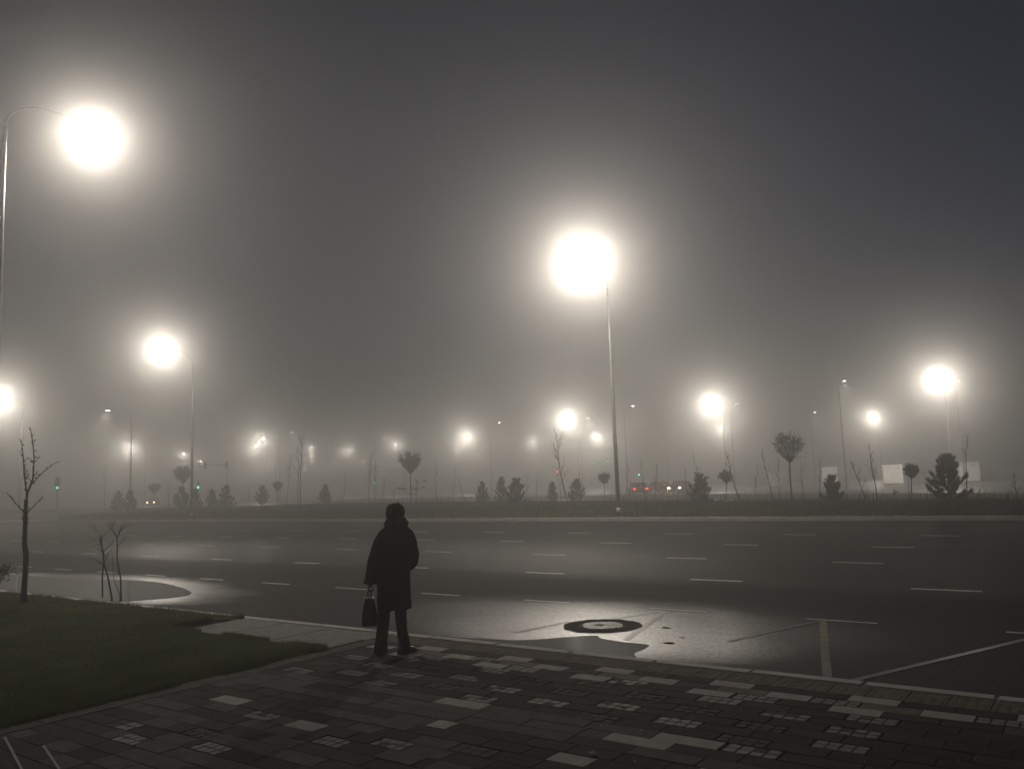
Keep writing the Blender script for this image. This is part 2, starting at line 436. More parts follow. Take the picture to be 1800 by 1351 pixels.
me.polygons.foreach_set('material_index', pm)
po = bpy.data.objects.new('pavement', me); col.objects.link(po); po['kind'] = 'structure'
sheet('pavement_bed', [(-10.7, 6.55), (-7.63, 6.55), (-7.63, -20), (30, -20), (30, 7.668), (-10.7, 7.668)], PZ - .012, PM[5])

# ------------------------------------------------------------------ lawn
def blades(name, n, region, zf, hmin, hmax, wmin, wmax, mat, seed, kind='stuff', lean=.5):
    rng = np.random.default_rng(seed)
    P = region(rng, n); n = len(P)
    z = np.array([zf(p[0], p[1]) for p in P])
    h = rng.uniform(hmin, hmax, n) * (.6 + .4 * rng.random(n)); w = rng.uniform(wmin, wmax, n)
    a = rng.uniform(0, 2 * PI, n); t = rng.uniform(.05, lean, n) * h; ta = rng.uniform(0, 2 * PI, n)
    dx, dy = np.cos(a) * w / 2, np.sin(a) * w / 2
    mx, my = P[:, 0] + np.cos(ta) * t * .35, P[:, 1] + np.sin(ta) * t * .35
    tx, ty = P[:, 0] + np.cos(ta) * t, P[:, 1] + np.sin(ta) * t
    V = np.empty((n, 5, 3))
    V[:, 0] = np.stack([P[:, 0] - dx, P[:, 1] - dy, z], 1); V[:, 1] = np.stack([P[:, 0] + dx, P[:, 1] + dy, z], 1)
    V[:, 2] = np.stack([mx - dx * .8, my - dy * .8, z + h * .6], 1); V[:, 3] = np.stack([mx + dx * .8, my + dy * .8, z + h * .6], 1)
    V[:, 4] = np.stack([tx, ty, z + h], 1)
    me = bpy.data.meshes.new(name); me.vertices.add(n * 5); me.vertices.foreach_set('co', V.ravel())
    idx = (np.arange(n)[:, None] * 5 + np.array([0, 1, 3, 2, 2, 3, 4])[None]).ravel()
    me.loops.add(len(idx)); me.loops.foreach_set('vertex_index', idx.astype(np.int32))
    ls = (np.arange(n)[:, None] * 7 + np.array([0, 4])[None]).ravel()
    me.polygons.add(n * 2); me.polygons.foreach_set('loop_start', ls.astype(np.int32))
    me.update(calc_edges=True); me.validate()
    me.materials.append(mat)
    o = bpy.data.objects.new(name, me); col.objects.link(o)
    if kind: o['kind'] = kind
    return o
TREE = at(43, 1066, .06)
def lawn_z(x, y):
    d2 = (x - TREE[0]) ** 2 / 1.1 + (y - TREE[1] + .5) ** 2 / .35
    e = min(1, max(0, min(7.6 - y, -7.62 - x, 10 if x < -10.6 else max(6.55 - y, -10.7 - x)) / .35))
    return .015 + .045 * e + .10 * math.exp(-d2) + .018 * mnoise.noise((x * .8, y * .8, 3)) * e
def in_lawn(x, y):
    return x < -7.61 and y < 7.66 and not (x > -10.66 and y > 6.58)
gv, gf = [], []
xs = [-7.61 - i * .12 for i in range(80)] + [-17.2 - i * .6 for i in range(70)]
ys = [7.66 - j * .12 for j in range(70)]
for x in xs:
    for y in ys: gv.append((x, y, lawn_z(x, y) - .004))
ny = len(ys)
for i in range(len(xs) - 1):
    for j in range(ny - 1):
        cx, cy = (xs[i] + xs[i + 1]) / 2, (ys[j] + ys[j + 1]) / 2
        if in_lawn(cx, cy): gf.append((i * ny + j, i * ny + j + 1, (i + 1) * ny + j + 1, (i + 1) * ny + j))
raw('lawn', gv, gf, M_lawn, smooth=True)['kind'] = 'structure'
def lawn_region(rng, n):
    out = []
    # density falls with distance; sample along the visible wedge
    u = rng.random(n); x = -7.6 - 1.5 * (np.exp(u * 3.3) - 1); y = 7.66 - rng.random(n) ** 1.0 * 5.5
    # within the frame only (plus margin)
    keep = (y > np.maximum(2.6, -x * .22)) & np.array([in_lawn(a, b) for a, b in zip(x, y)])
    return np.stack([x[keep], y[keep]], 1)
blades('lawn_grass', 260000, lawn_region, lawn_z, .02, .055, .003, .007, M_blade, 3)
def edge_region(rng, n):
    a = np.stack([-7.585 - rng.exponential(.06, n) + .05 * np.sin(np.arange(n) * 1.3), rng.uniform(2.4, 6.6, n)], 1)
    b = np.stack([rng.uniform(-40, -10.6, n), 7.68 - rng.exponential(.08, n)], 1)
    c = np.stack([rng.uniform(-10.7, -7.6, n), 6.62 - rng.exponential(.06, n)], 1)
    d = np.stack([-10.6 - rng.exponential(.05, n), rng.uniform(6.6, 7.66, n)], 1)
    p = np.concatenate([a, b, c, d]); k = np.array([mnoise.noise((q[0] * 1.7, q[1] * 1.7, 0)) for q in p]) > -.15
    return p[k]
blades('lawn_edge_grass', 9000, edge_region, lawn_z, .04, .095, .004, .008, M_blade, 4)
M_speck = simple('pale_specks', (.6, .6, .5), (.8, .8, .7), .6, 5)
sp = MB()
for _ in range(90):
    x = -7.7 - 1.5 * (math.exp(random.random() * 2.2) - 1); y = random.uniform(max(2.8, -x * .25), 7.4)
    if in_lawn(x, y):
        z = lawn_z(x, y) + .055; s = random.uniform(.005, .012)
        sp.add([(x - s, y, z), (x + s * .6, y - s, z + .003), (x + s, y + s, z + .006)], [(0, 1, 2)])
for _ in range(70):
    x = random.uniform(-7.2, 0); y = random.uniform(2.2, 7.2); s = random.uniform(.003, .008); z = PZ + .004
    sp.add([(x - s, y, z), (x + s * .6, y - s, z + .001), (x + s, y + s, z + .004)], [(0, 1, 2)])
o = sp.build('fallen_petals', M_speck); o['kind'] = 'stuff'

# ------------------------------------------------------------------ median and what lies beyond
def mz(x, y): return min(.32, .15 + max(0, y - YF - .17) * .06) + .05 * mnoise.noise((x * .25, y * .25, 1)) * min(1, max(0, (y - YF - .2) / 2))
GB = [at(px, py, .3) for px, py in ((-420, 903), (-200, 899), (50, 895), (450, 889), (900, 883), (1300, 884), (1750, 885), (2100, 886))]
GBx = [p[0] for p in GB]; GBy = [p[1] for p in GB]
def med_top(x): return float(np.interp(x, GBx, GBy))
gv, gf = [], []
xs = list(np.concatenate([np.arange(-330, -120, 6.0), np.arange(-120, 12, 1.2)])); nyy = 16
for x in xs:
    t = med_top(x)
    for j in range(nyy):
        y = YF + .165 + (t - YF - .165) * (j / (nyy - 1)) ** 1.3
        gv.append((x, y, mz(x, y)))
    gv.append((x, t + .02, -.1))
nn = nyy + 1
for i in range(len(xs) - 1):
    for j in range(nn - 1): gf.append((i * nn + j, (i + 1) * nn + j, (i + 1) * nn + j + 1, i * nn + j + 1))
raw('median', gv, gf, M_lawn, smooth=True)['kind'] = 'structure'
def med_region(rng, n):
    x = 4 - 75 * rng.random(n) ** 1.5; t = np.interp(x, GBx, GBy)
    y = YF + .2 + (t - YF - .2) * np.where(rng.random(n) < .25, 1 - .1 * rng.random(n), rng.random(n) ** 1.2)
    return np.stack([x, y], 1)
blades('median_grass', 90000, med_region, mz, .08, .3, .012, .03, M_rough, 6)
def stalk_region(rng, n):
    x = 4 - 70 * rng.random(n) ** 1.3; t = np.interp(x, GBx, GBy)
    return np.stack([x, t - rng.exponential(1.2, n)], 1)
blades('median_dry_stalks', 1600, stalk_region, mz, .3, .9, .012, .025, M_rough, 9, lean=.3)

def unz(l, z): return [tuple(at(px, py, z)[:2]) for px, py in l]
L1 = unz([(2300, 886), (1750, 878), (1300, 877), (900, 877), (450, 884), (50, 892), (-200, 897)], -.05)
L2 = unz([(2300, 872), (1750, 866), (1300, 867), (900, 871), (450, 880), (50, 890), (-200, 896)], -.05)
back = [(-560, 500), (400, 500)]
rd = [(p[0], p[1]) for p in reversed(GB)]
sheet('far_road', rd + [(-420, 340), (-300, 420), (420, 420), (420, 30)], -.06, M_far_road)
verge = raw('far_verge', [(*p, -.04) for p in L1] + [(*p, -.04) for p in L2], [(i, i + 1, 8 + i, 7 + i) for i in range(6)], M_soil); verge['kind'] = 'structure'
sheet('far_field', [(-600, 425), (600, 425), (600, 600), (-600, 600)], -.07, M_soil)

# puddles: thin sheets of water with irregular outlines
M_film, _nt, _b = newmat('dark_wet_film')
_b.inputs['Base Color'].default_value = (.01, .0105, .011, 1); _b.inputs['Roughness'].default_value = .12; _b.inputs['Specular IOR Level'].default_value = .16
def puddle(pts, nm='puddle', mat=None):
    out = []
    n = len(pts)
    for i in range(n):                      # closed Catmull-Rom
        p0, p1, p2, p3 = (Vector((*pts[(i + k) % n], 0)) for k in (-1, 0, 1, 2))
        for s in range(8):
            t = s / 8
            q = .5 * ((2 * p1) + (p2 - p0) * t + (2 * p0 - 5 * p1 + 4 * p2 - p3) * t * t + (3 * p1 - p0 - 3 * p2 + p3) * t ** 3)
            j = .035 * mnoise.noise((q.x * 3, q.y * 3, 7)) + .02 * mnoise.noise((q.x * 9, q.y * 9, 2))
            out.append((q.x + j, min(q.y + j, 1e9), .003))
    out = [(a, max(b, YK + .004), c) for a, b, c in out]
    o = raw(nm, out, [tuple(range(len(out)))], mat or M_water); o['kind'] = 'structure'
puddle([(-34, 7.84), (-33, 9.3), (-26, 9.6), (-20.2, 9.75), (-18.0, 10.1), (-16.6, 10.0), (-15.2, 9.6), (-14.35, 9.2), (-14.1, 8.75), (-14.4, 8.2), (-14.9, 7.9), (-17, 7.84), (-25, 7.84)])
puddle([(-7.2, 7.83), (-6.5, 8.0), (-6.0, 8.1), (-5.75, 8.3), (-5.5, 8.58), (-5.3, 8.75), (-5.1, 8.62), (-4.85, 8.55), (-4.5, 8.52), (-4.42, 8.3), (-4.4, 8.05), (-4.36, 7.83), (-5.5, 7.83)], mat=M_film)

# ------------------------------------------------------------------ manhole
mh = empty('manhole', (-5.55, 9.36, 0)); tag(mh, 'round iron manhole cover set in a dark rough asphalt ring', 'manhole')
def disc_ring(r0, r1, z, n=72, jit=0.0, zin=None, c=(0, 0)):
    v, f = [], []
    for k in range(n):
        a = 2 * PI * k / n; j = jit * (mnoise.noise((math.cos(a) * 2.2, math.sin(a) * 2.2, 4)) + .5 * mnoise.noise((math.cos(a) * 6, math.sin(a) * 6, 5)))
        v.append((c[0] + r0 * math.cos(a), c[1] + r0 * math.sin(a), z if zin is None else zin)); v.append((c[0] + (r1 + j) * math.cos(a), c[1] + (r1 + j) * math.sin(a), z))
    for k in range(n): f.append((2 * k, 2 * k + 1, (2 * k + 3) % (2 * n), (2 * k + 2) % (2 * n)))
    return v, f
m = MB(); m.add(*disc_ring(.305, .5, .006, jit=.05)); m.build('asphalt_collar', M_collar, mh)
m = MB(); m.add(*disc_ring(.287, .304, .0085)); m.build('frame', M_collar, mh)
m = MB()
for i in range(36):                       # cover: raised lugs on a disc
    a = 2 * PI * i / 36
m.add([(0, 0, .007)] + [(.283 * math.cos(2 * PI * k / 48), .283 * math.sin(2 * PI * k / 48), .007) for k in range(48)], [(0, 1 + k, 1 + (k + 1) % 48) for k in range(48)])
m.build('cover', M_collar, mh); m = MB()
for i in range(-6, 7):
    for j in range(-6, 7):
        x, y = i * .042, j * .042
        r = math.hypot(x, y)
        if r < .262 and not (abs(x + .05) < .07 and abs(y) < .045): m.bbox((x, y, .0095), (.028, .028, .007), .002)

m.build('lugs', M_iron, mh)

# crumpled tissue
def crumple(name, loc, s, seed):
    bm = bmesh.new(); bmesh.ops.create_icosphere(bm, subdivisions=3, radius=1)
    for v in bm.verts:
        q = v.co * 1.6 + Vector((seed, 0, 0)); v.co *= .75 + .55 * abs(mnoise.noise(q)) + .3 * mnoise.noise(q * 3)
        v.co.x *= s * 1.4; v.co.y *= s; v.co.z = max(v.co.z * s * .8, -s * .35)
    zmin = min(v.co.z for v in bm.verts)
    for v in bm.verts: v.co.z -= zmin
    me = bpy.data.meshes.new(name); bm.to_mesh(me); bm.free(); me.materials.append(M_paper)
    o = bpy.data.objects.new(name, me); col.objects.link(o); o.location = loc; return o
p = at(1043, 1327, PZ)
tag(crumple('crumpled_tissue', (p[0], p[1], PZ + .002), .022, 3), 'crumpled white tissue lying on the dark pavers', 'litter')
# small dark stones on the asphalt by the manhole
for i, (px, py, s, lb) in enumerate(((1171, 1103, .05, 'flat dark clod on the wet road right of the manhole'), (1177, 1130, .055, 'flat dark clod on the wet road nearest the kerb, right of the puddle'), (1199, 1120, .03, 'tiny dark clod on the wet road, middle of the three'))):
    o = crumple('dirt_clod', (*at(px, py)[:2], -.004), s, 10 + i); o.scale = (1, .8, .25); o.data.materials[0] = M_collar
    tag(o, lb, 'clod', 'dirt clods on the wet road')

# ------------------------------------------------------------------ street lamps
POW = 3850.0
def spot(parent, loc, aim, power, ang, blend=.5, rad=.12):
    ld = bpy.data.lights.new('lamp_light', 'SPOT'); ld.energy = power; ld.color = LAMPC
    ld.spot_size = math.radians(ang); ld.spot_blend = blend; ld.shadow_soft_size = rad
    o = bpy.data.objects.new('lamp_light', ld); col.objects.link(o); o.parent = parent
    o.location = loc; o.rotation_euler = Vector(aim).to_track_quat('-Z', 'Y').to_euler(); return o
def make_lamp(arm, h, rise, tilt, power, ang, aim, lens, z0=0.0, rbase=.1):
    """pole at the origin, arm along local +X, lamp head at (arm, 0, h)"""
    r = empty('street_lamp', (0, 0, 0))
    pt = h - rise
    m = MB(); m.tube([(0, 0, -.2), (0, 0, pt * .35), (0, 0, pt * .7), (0, 0, pt)], [rbase, rbase * .85, rbase * .66, rbase * .5], 12)
    m.tube([(0, 0, .0), (0, 0, .35)], [rbase * 1.35, rbase * 1.35], 12)
    m.build('pole', M_pole, r, True)
    m = MB(); pts = []
    for k in range(9):
        a = k / 8 * PI / 2 * .93
        pts.append(((arm - .35) * (1 - math.cos(a)), 0, pt + (rise + .02) * math.sin(a)))
    m.tube(pts, .026, 8); m.build('arm', M_head, r, True)
    m = MB(); ca, sa = math.cos(tilt), math.sin(tilt)
    def tl(x, y, z): return (arm + x * ca - z * sa, y, h + .06 + x * sa + z * ca)
    rings = []
    for (x, w, t) in ((-.42, .06, .05), (-.3, .1, .07), (-.05, .16, .09), (.25, .16, .07), (.36, .1, .03)):
        rings.append([tl(x, w * math.cos(2 * PI * k / 16), t * .6 + t * .6 * math.sin(2 * PI * k / 16)) for k in range(16)])
    m.loft(rings); hd = m.build('lamp_head', M_head, r, True)
    m = MB(); v = [tl(a, b, -.012) for a, b in ((-.2, -.12), (.24, -.12), (.24, .12), (-.2, .12))]
    v2 = [tl(a, b, -.05) for a, b in ((-.15, -.09), (.19, -.09), (.19, .09), (-.15, .09))]
    m.add(v + v2, [(3, 2, 1, 0)[::-1], (7, 6, 5, 4), (0, 1, 5, 4)[::-1], (1, 2, 6, 5)[::-1], (2, 3, 7, 6)[::-1], (3, 0, 4, 7)[::-1]])
    m.build('lens', lens, hd)
    if power: spot(r, tl(.12, 0, -.3), aim, power, ang)
    return r
LG = 'street lamps in the fog'
def put_lamp(o, head, h, base_z=0.0): pass
# --- the four near lamps, each with its own measured pole and arm
def lamp_between(head, pole, gz, power, label, rb=.1, aim=(.65, 0, -.8)):
    d = Vector((head[0] - pole[0], head[1] - pole[1])); arm = d.length
    hh = head[2] - gz
    o = make_lamp(arm, hh, min(1.0, arm * .42), math.radians(14), power, 178, aim, M_lens, rbase=rb)
    o.location = (pole[0], pole[1], gz); o.rotation_euler = (0, 0, math.atan2(d.y, d.x))
    return tag(o, label, 'street lamp', LG)
def hd(px, py, H): return at(px, py, H)
YP = 33.6
lamp_between(hd(1028, 455, 11.7), at_y(1080, 750, YP), .2, POW, 'tall street lamp glaring beyond the road, central in the photo, its pole foot visible')
lamp_between(hd(290, 610, 11.9), at_y(338, 760, YP), .2, POW * .62, 'bright street lamp beyond the road at left, its thin pole beside the round tree')
lamp_between(hd(0, 695, 11.0), at_y(38, 760, YP), .2, POW * 1.05, 'bright street lamp cut by the left edge of the photo, above the bare young tree')
lamp_between(hd(150, 220, 10.5), at_y(6, 300, 7.25), 0.0, POW * .36, 'nearest street lamp glaring at upper left, curved arm reaching over the road', rb=.082, aim=(.2, -.5, -.9))
# --- rows far beyond: facing lamps (bright) and lamps seen from behind (dim)
proto_b = make_lamp(2.8, 11.6, .9, math.radians(14), POW * 1.3, 178, (.65, 0, -.8), M_lens)
proto_d = make_lamp(2.5, 11.6, .9, math.radians(4), POW * 1.5, 112, (.3, 0, -1), M_lens_dim)
proto_s = make_lamp(2.8, 11.6, .9, math.radians(14), POW * .58, 178, (.65, 0, -.8), M_lens_far)
proto_t = make_lamp(2.8, 11.6, .9, math.radians(14), POW * .22, 178, (.65, 0, -.8), M_lens_far)
tag(proto_s, cat='street lamp', group=LG); tag(proto_t, cat='street lamp', group=LG)
tag(proto_b, cat='street lamp', group=LG); tag(proto_d, cat='street lamp', group=LG)
bright = [(1650, 665, 'bright street lamp above the big bushy pine at right, largest of the distant glares'),
 (1535, 733, 'bright street lamp standing lone over the white cabinets, lower right'),
 (1253, 708, 'upper and larger of two bright street lamps stacked right of the tall central pole'),
 (1268, 752, 'lower and smaller of two bright street lamps stacked right of the tall central pole'),
 (998, 735, 'larger bright street lamp left of the tall central pole, above the tall bare forked tree'),
 (1052, 767, 'bright street lamp just left of the tall central pole, lower than its neighbour'),
 (937, 777, 'small bright street lamp midway between the person and the tall central pole'),
 (822, 767, 'large oval bright street lamp right of the person, left of the small lone one'),
 (612, 791, 'small bright street lamp straight up left of the person\'s head'),
 (695, 781, 'small bright street lamp just left of the leafy round-headed tree top'),
 (463, 771, 'upper of two small bright street lamps in a slanting pair at left'),
 (450, 784, 'lower of two small bright street lamps in a slanting pair at left'),
 (232, 785, 'medium bright street lamp low at left beside a thin distant pole'),
 (548, 786, 'upper of two tiny bright street lamps beside the twin thin trunks'),
 (548, 802, 'lower of two tiny bright street lamps beside the twin thin trunks'),
 (323, 797, 'small bright street lamp over the dark round tree at left'),
 (640, 810, 'tiny bright street lamp low beside the thin trees left of the person'),
 (803, 791, 'tiny bright street lamp directly under the large oval glare'),
 (586, 817, 'tiny low street lamp left of the person, below the small bright one'),
 (422, 825, 'tiny street lamp at the left end of the low dotted row'),
 (446, 822, 'tiny street lamp second in the low dotted row at left'),
 (474, 817, 'tiny street lamp at the right, upper end of the low dotted row'),
 (461, 829, 'tiny street lamp lowest in the low dotted row at left'),
 (354, 811, 'tiny street lamp just right of the left pole, above the signal arm'),
 (390, 829, 'tiny street lamp dangling just under the dark signal arm at left'),
 (535, 821, 'tiny street lamp low behind the fanning branches of the taller twin trunk')]
H = 11.6
for i, (px, py, lb) in enumerate(bright):
    p = at(px, py, H); rz = -PI / 2 + random.uniform(-.08, .08)
    loc = (p[0] - 2.8 * math.cos(rz), p[1] - 2.8 * math.sin(rz), 0)
    pr_ = proto_t if 'tiny' in lb else proto_s if ('small' in lb and not lb.startswith('large')) else proto_b
    if not pr_.get('label'): pr_.location = loc; pr_.rotation_euler = (0, 0, rz); pr_['label'] = lb
    else: dup(pr_, loc, rz, lb)
dim = [(1484, 670, 1, 'dim street lamp with a soft downward cone atop the long thin pole at right'),
 (1685, 670, 1, 'dim street lamp just right of the large glare over the bushy pine'),
 (1432, 725, 1, 'dim street lamp with a small cone left of the long thin pole at right'),
 (1295, 710, 1, 'dim street lamp close on the right of the upper stacked glare'),
 (1180, 751, 1, 'faintest dim street lamp between the tall central pole and the stacked glares'),
 (1112, 714, 1, 'dim street lamp with a soft cone just right of the tall central pole'),
 (1033, 735, 1, 'tiny dim street lamp right beside the larger glare left of the central pole'),
 (877, 743, 1, 'dim street lamp atop a thin pole between the person and the central pole'),
 (676, 770, 1, 'dim street lamp up left of the leafy round-headed tree'),
 (513, 760, 1, 'dim street lamp above the twin thin trunks at left'),
 (190, 722, -1, 'dim street lamp at left with its thin pole on its right side')]
for i, (px, py, s, lb) in enumerate(dim):
    p = at(px, py, H); rz = PI / 2 if s > 0 else -PI / 2 - .7
    loc = (p[0] - 2.5 * math.cos(rz), p[1] - 2.5 * math.sin(rz), 0)
    if i == 0: proto_d.location = loc; proto_d.rotation_euler = (0, 0, rz); proto_d['label'] = lb
    else: dup(proto_d, loc, rz, lb)

# ------------------------------------------------------------------ traffic signals
def signal_head(root, c, ang, lit, mat):
    m = MB(); m.bbox(c, (.34, .24, 1.0), .03, ang)
    fx, fy = math.sin(ang), -math.cos(ang)
    for k in (-1, 0, 1):
        m.tube([(c[0] + fx * .12, c[1] + fy * .12, c[2] + k * .31 + .12), (c[0] + fx * .3, c[1] + fy * .3, c[2] + k * .31 + .11)], [.02, .02], 6)
    hdn = m.build('signal_head', M_black, root)
    m = MB()
    z = c[2] + {'g': -.31, 'r': .31}[lit]
    m.tube([(c[0] + fx * .1, c[1] + fy * .1, z), (c[0] + fx * .15, c[1] + fy * .15, z)], [.115, .115], 16)
    m.build('lit_lens', mat, hdn)
def signal(loc, label, arm=None, low=None, hz=6.0, toward=(0, 0)):
    r = empty('traffic_signal', loc); tag(r, label, 'traffic light', 'traffic signals beyond the median')
    ang = math.atan2(toward[0] - loc[0], -(toward[1] - loc[1]))
    top = hz + .3 if arm else low[0] + .7
    m = MB(); m.tube([(0, 0, -.1), (0, 0, top)], [.11, .075], 10); m.build('post', M_steel, r)
    if arm:
        m = MB(); m.tube([(0, 0, hz), (arm[0], arm[1], hz)], [.09, .06], 8); m.build('mast_arm', M_steel, r)
        for t in arm[2]: signal_head(r, (arm[0] * t + .0, arm[1] * t, hz), ang, arm[3], M_green if arm[3] == 'g' else M_red)
    if low: signal_head(r, (math.sin(ang) * .25, -math.cos(ang) * .25, low[0]), ang, low[1], M_green if low[1] == 'g' else M_red)
    return r
p1 = at_d(399, 880, 131); q1 = at_d(345, 880, 131)
tmp = signal((p1[0], p1[1], 0), 'traffic signal mast with two dark heads on a long arm right of the left pole', arm=(q1[0] - p1[0], q1[1] - p1[1], (0.02, .72), 'g'))
for hh in [c for c in tmp.children if c.name.startswith('signal_head')]:      # those two heads show no light
    for l in list(hh.children): l.data.materials[0] = M_black
p = at_d(348, 880, 131); signal((p[0], p[1], 0), 'low traffic signal showing bright green beside the left pole', low=(3.15, 'g'))
p2 = at_d(659, 880, 168); q2 = at_d(702, 880, 168)
tmp = signal((p2[0], p2[1], 0), 'traffic signal showing green with a pale arm, left of the leafy round-headed tree', arm=(q2[0] - p2[0], q2[1] - p2[1], (.05,), 'g'), low=(3.2, 'g'))
for l in [c for hh in tmp.children for c in hh.children][:1]: l.data.materials[0] = M_black
p3 = at_d(1040, 860, 185); q3 = at_d(1073, 860, 185)
signal((p3[0], p3[1], 0), 'traffic signal with two green lights side by side left of the central pole', arm=(q3[0] - p3[0], q3[1] - p3[1], (.12, .92), 'g'))
p = at_d(1125, 860, 150); signal((p[0], p[1], 0), 'traffic signal showing green just right of the central pole', low=(2.75, 'g'))
p = at_d(981, 860, 130); signal((p[0], p[1], 0), 'traffic signal showing red beside the tall bare forked tree', low=(3.0, 'r'))
p = at_d(100, 880, 80); tmp = signal((p[0], p[1], 0), 'pale traffic signal post showing a faint green light at far left', low=(3.1, 'g'))
for l in [c for hh in tmp.children for c in hh.children]: l.data.materials[0] = emitter('signal_green_faint', (.25, 1.0, .6), 1.3)

# ------------------------------------------------------------------ white cabinets and a board
def cabinet(px0, px1, dist, w, label):
    p = at_d((px0 + px1) / 2, 850, dist); d = math.atan2(p[0], p[1])
    r = empty('cabinet', (p[0], p[1], -.05), -d + .25); tag(r, label, 'cabinet', 'white cabinets across the far road')
    m = MB(); m.bbox((0, 0, 1.28), (w, .5, 2.2), .03); m.build('body', M_white, r)
    m = MB(); m.box((0, 0, .09), (w * .92, .42, .18)); m.build('plinth', M_grey, r)
    for sd in (-1, 1):
        m = MB(); m.bbox((sd * w * .245, -.262, 1.28), (w * .465, .022, 2.02), .006); dr = m.build('door', M_white, r)
        m = MB(); m.box((sd * .05, -.285, 1.3), (.025, .03, .16)); m.build('handle', M_black, dr)
        m = MB()
        for k in range(5): m.box((sd * w * .245, -.276, 1.95 + k * .05), (w * .25, .008, .018))
        m.build('vent', M_grey, dr)
    m = MB(); m.box((0, 0, 2.4), (w + .06, .56, .05)); m.build('lid', M_white, r)
cabinet(1353, 1374, 116, 1.65, 'faintest white cabinet standing left of the round-headed tree')
cabinet(1448, 1471, 112, 1.8, 'white cabinet partly behind a small pine and the long thin pole')
cabinet(1556, 1585, 108, 2.2, 'whole white cabinet right of a forked bare sapling, unobstructed')
cabinet(1685, 1720, 109, 2.6, 'nearest white cabinet, right beside the big bushy pine')
p = at_d(1413, 850, 100); r = empty('notice_board', (p[0], p[1], 0), -math.atan2(p[0], p[1])); tag(r, 'faint grey board on a post right of the round-headed tree', 'board')
m = MB(); m.tube([(0, 0, -.1), (0, 0, 2.6)], .05, 8); m.build('post', M_steel, r)
m = MB(); m.bbox((0, -.08, 3.1), (1.0, .06, 1.15), .02); m.build('board', M_grey, r)

# ------------------------------------------------------------------ cars far beyond
def make_car(loc, rz, label, head=True, tail=True):
    r = empty('parked_car' if False else 'car', loc, rz); tag(r, label, 'car', 'cars on the far road')
    prof = [(-2.15, .35), (-2.15, .8), (-2.0, .92), (-1.35, .97), (-.75, 1.42), (.55, 1.45), (1.15, 1.0), (2.0, .85), (2.15, .65), (2.15, .35)]
    m = MB()
    rings = []
    for (y, ins) in ((-.86, .05), (-.8, 0), (.8, 0), (.86, .05)):
        rings.append([(x * (1 - ins * .3), y if z < 1 else y * .84, z - ins * .3 * (z > .5)) for x, z in prof])
    m.loft(rings); m.build('body', M_carp, r)
    m = MB()
    m.add([(-1.4, -.62, .99), (-1.4, .62, .99), (-.86, .58, 1.385), (-.86, -.58, 1.385)], [(0, 1, 2, 3)])
    m.v = [(x - .02, y, z + .012) for x, y, z in m.v]; m.build('rear_window', M_glass, r)
    m = MB(); m.add([(1.17, -.62, 1.0), (1.17, .62, 1.0), (.62, .58, 1.4), (.62, -.58, 1.4)], [(3, 2, 1, 0)])
    m.v = [(x + .03, y, z + .015) for x, y, z in m.v]; m.build('windscreen', M_glass, r)
    for s in (-1, 1):
        m = MB(); m.add([(-1.15, s * .79, 1.0), (.95, s * .79, 1.02), (.5, s * .745, 1.37), (-.72, s * .745, 1.35)], [(0, 1, 2, 3) if s < 0 else (3, 2, 1, 0)])
        m.v = [(x, y + s * .035, z) for x, y, z in m.v]; m.build('side_window', M_glass, r)
    for x in (-1.35, 1.35):
        for s in (-1, 1):
            w = empty('wheel', (x, s * .78, .32)); w.parent = r
            m = MB(); m.tube([(0, -.1, 0), (0, .1, 0)], .32, 20); m.build('tyre', M_rub, w)
            m = MB(); m.tube([(0, s * .09, 0), (0, s * .115, 0)], .2, 14); m.build('rim', M_rim, w)
    for s in (-1, 1):
        m = MB(); m.bbox((-2.14, s * .66, .78), (.08, .26, .14), .015); m.build('tail_light', M_tail if tail else M_rim, r)
        m = MB(); m.bbox((2.1, s * .62, .68), (.1, .3, .14), .02); m.build('headlight', M_headl if head else M_rim, r)
    return r
def cpos(px, d): p = at_d(px, 860, d); return (p[0], p[1], -.055)
away = lambda px: math.atan2(ray(px, 860)[1], ray(px, 860)[0])
make_car(cpos(1122, 92), away(1122) + .12, 'car seen from behind with two red tail lights right of the central pole', head=True)
make_car(cpos(1197, 96), away(1197) + PI - .35, 'car facing the viewer with warm glowing headlights left of the dark pine', tail=True)
make_car(cpos(1162, 104), away(1162) + PI + .7, 'car between the two lit cars, its headlights streaking the wet ground', tail=True)
make_car((*at_d(269, 880, 170)[:2], -.055), away(269) + PI - .2, 'distant car with pale headlights under the faint round tree at left')

# ------------------------------------------------------------------ trees
RIGHT = Vector((r_[0], r_[1], 0)).normalized(); AWAY = Vector((f_[0], f_[1], 0)).normalized()
UP = Vector((0, 0, 1))
def ground_at(px, py, z=.3):
    return Vector(at(px, py, z))
def top_at(base, px, py):                        # the point above/beside the base at the base's distance
    d = Vector(ray(px, py)); b = Vector((base.x, base.y, 0)); k = b.length / math.hypot(d.x, d.y)
    return Vector((0, 0, CAMH)) + d * k
def leaf_quads(mb, c, r, n, s):
    for _ in range(n):
        p = c + Vector((random.gauss(0, r), random.gauss(0, r), random.gauss(0, r)))
        a = Vector((random.gauss(0, 1), random.gauss(0, 1), random.gauss(0, 1))).normalized() * s; b = a.orthogonal().normalized() * s * .6
        mb.add([p - a, p + b, p + a, p - b], [(0, 1, 2, 3)])
def wobble(a, b, n, amt):
    d = b - a; L = d.length; o = Vector((random.uniform(-1, 1), random.uniform(-1, 1), 0)) * amt * L; o2 = Vector((random.uniform(-1, 1), random.uniform(-1, 1), 0)) * amt * L * .5
    return [a + d * t + o * math.sin(PI * t) + o2 * math.sin(2 * PI * t) for t in [i / n for i in range(n + 1)]]
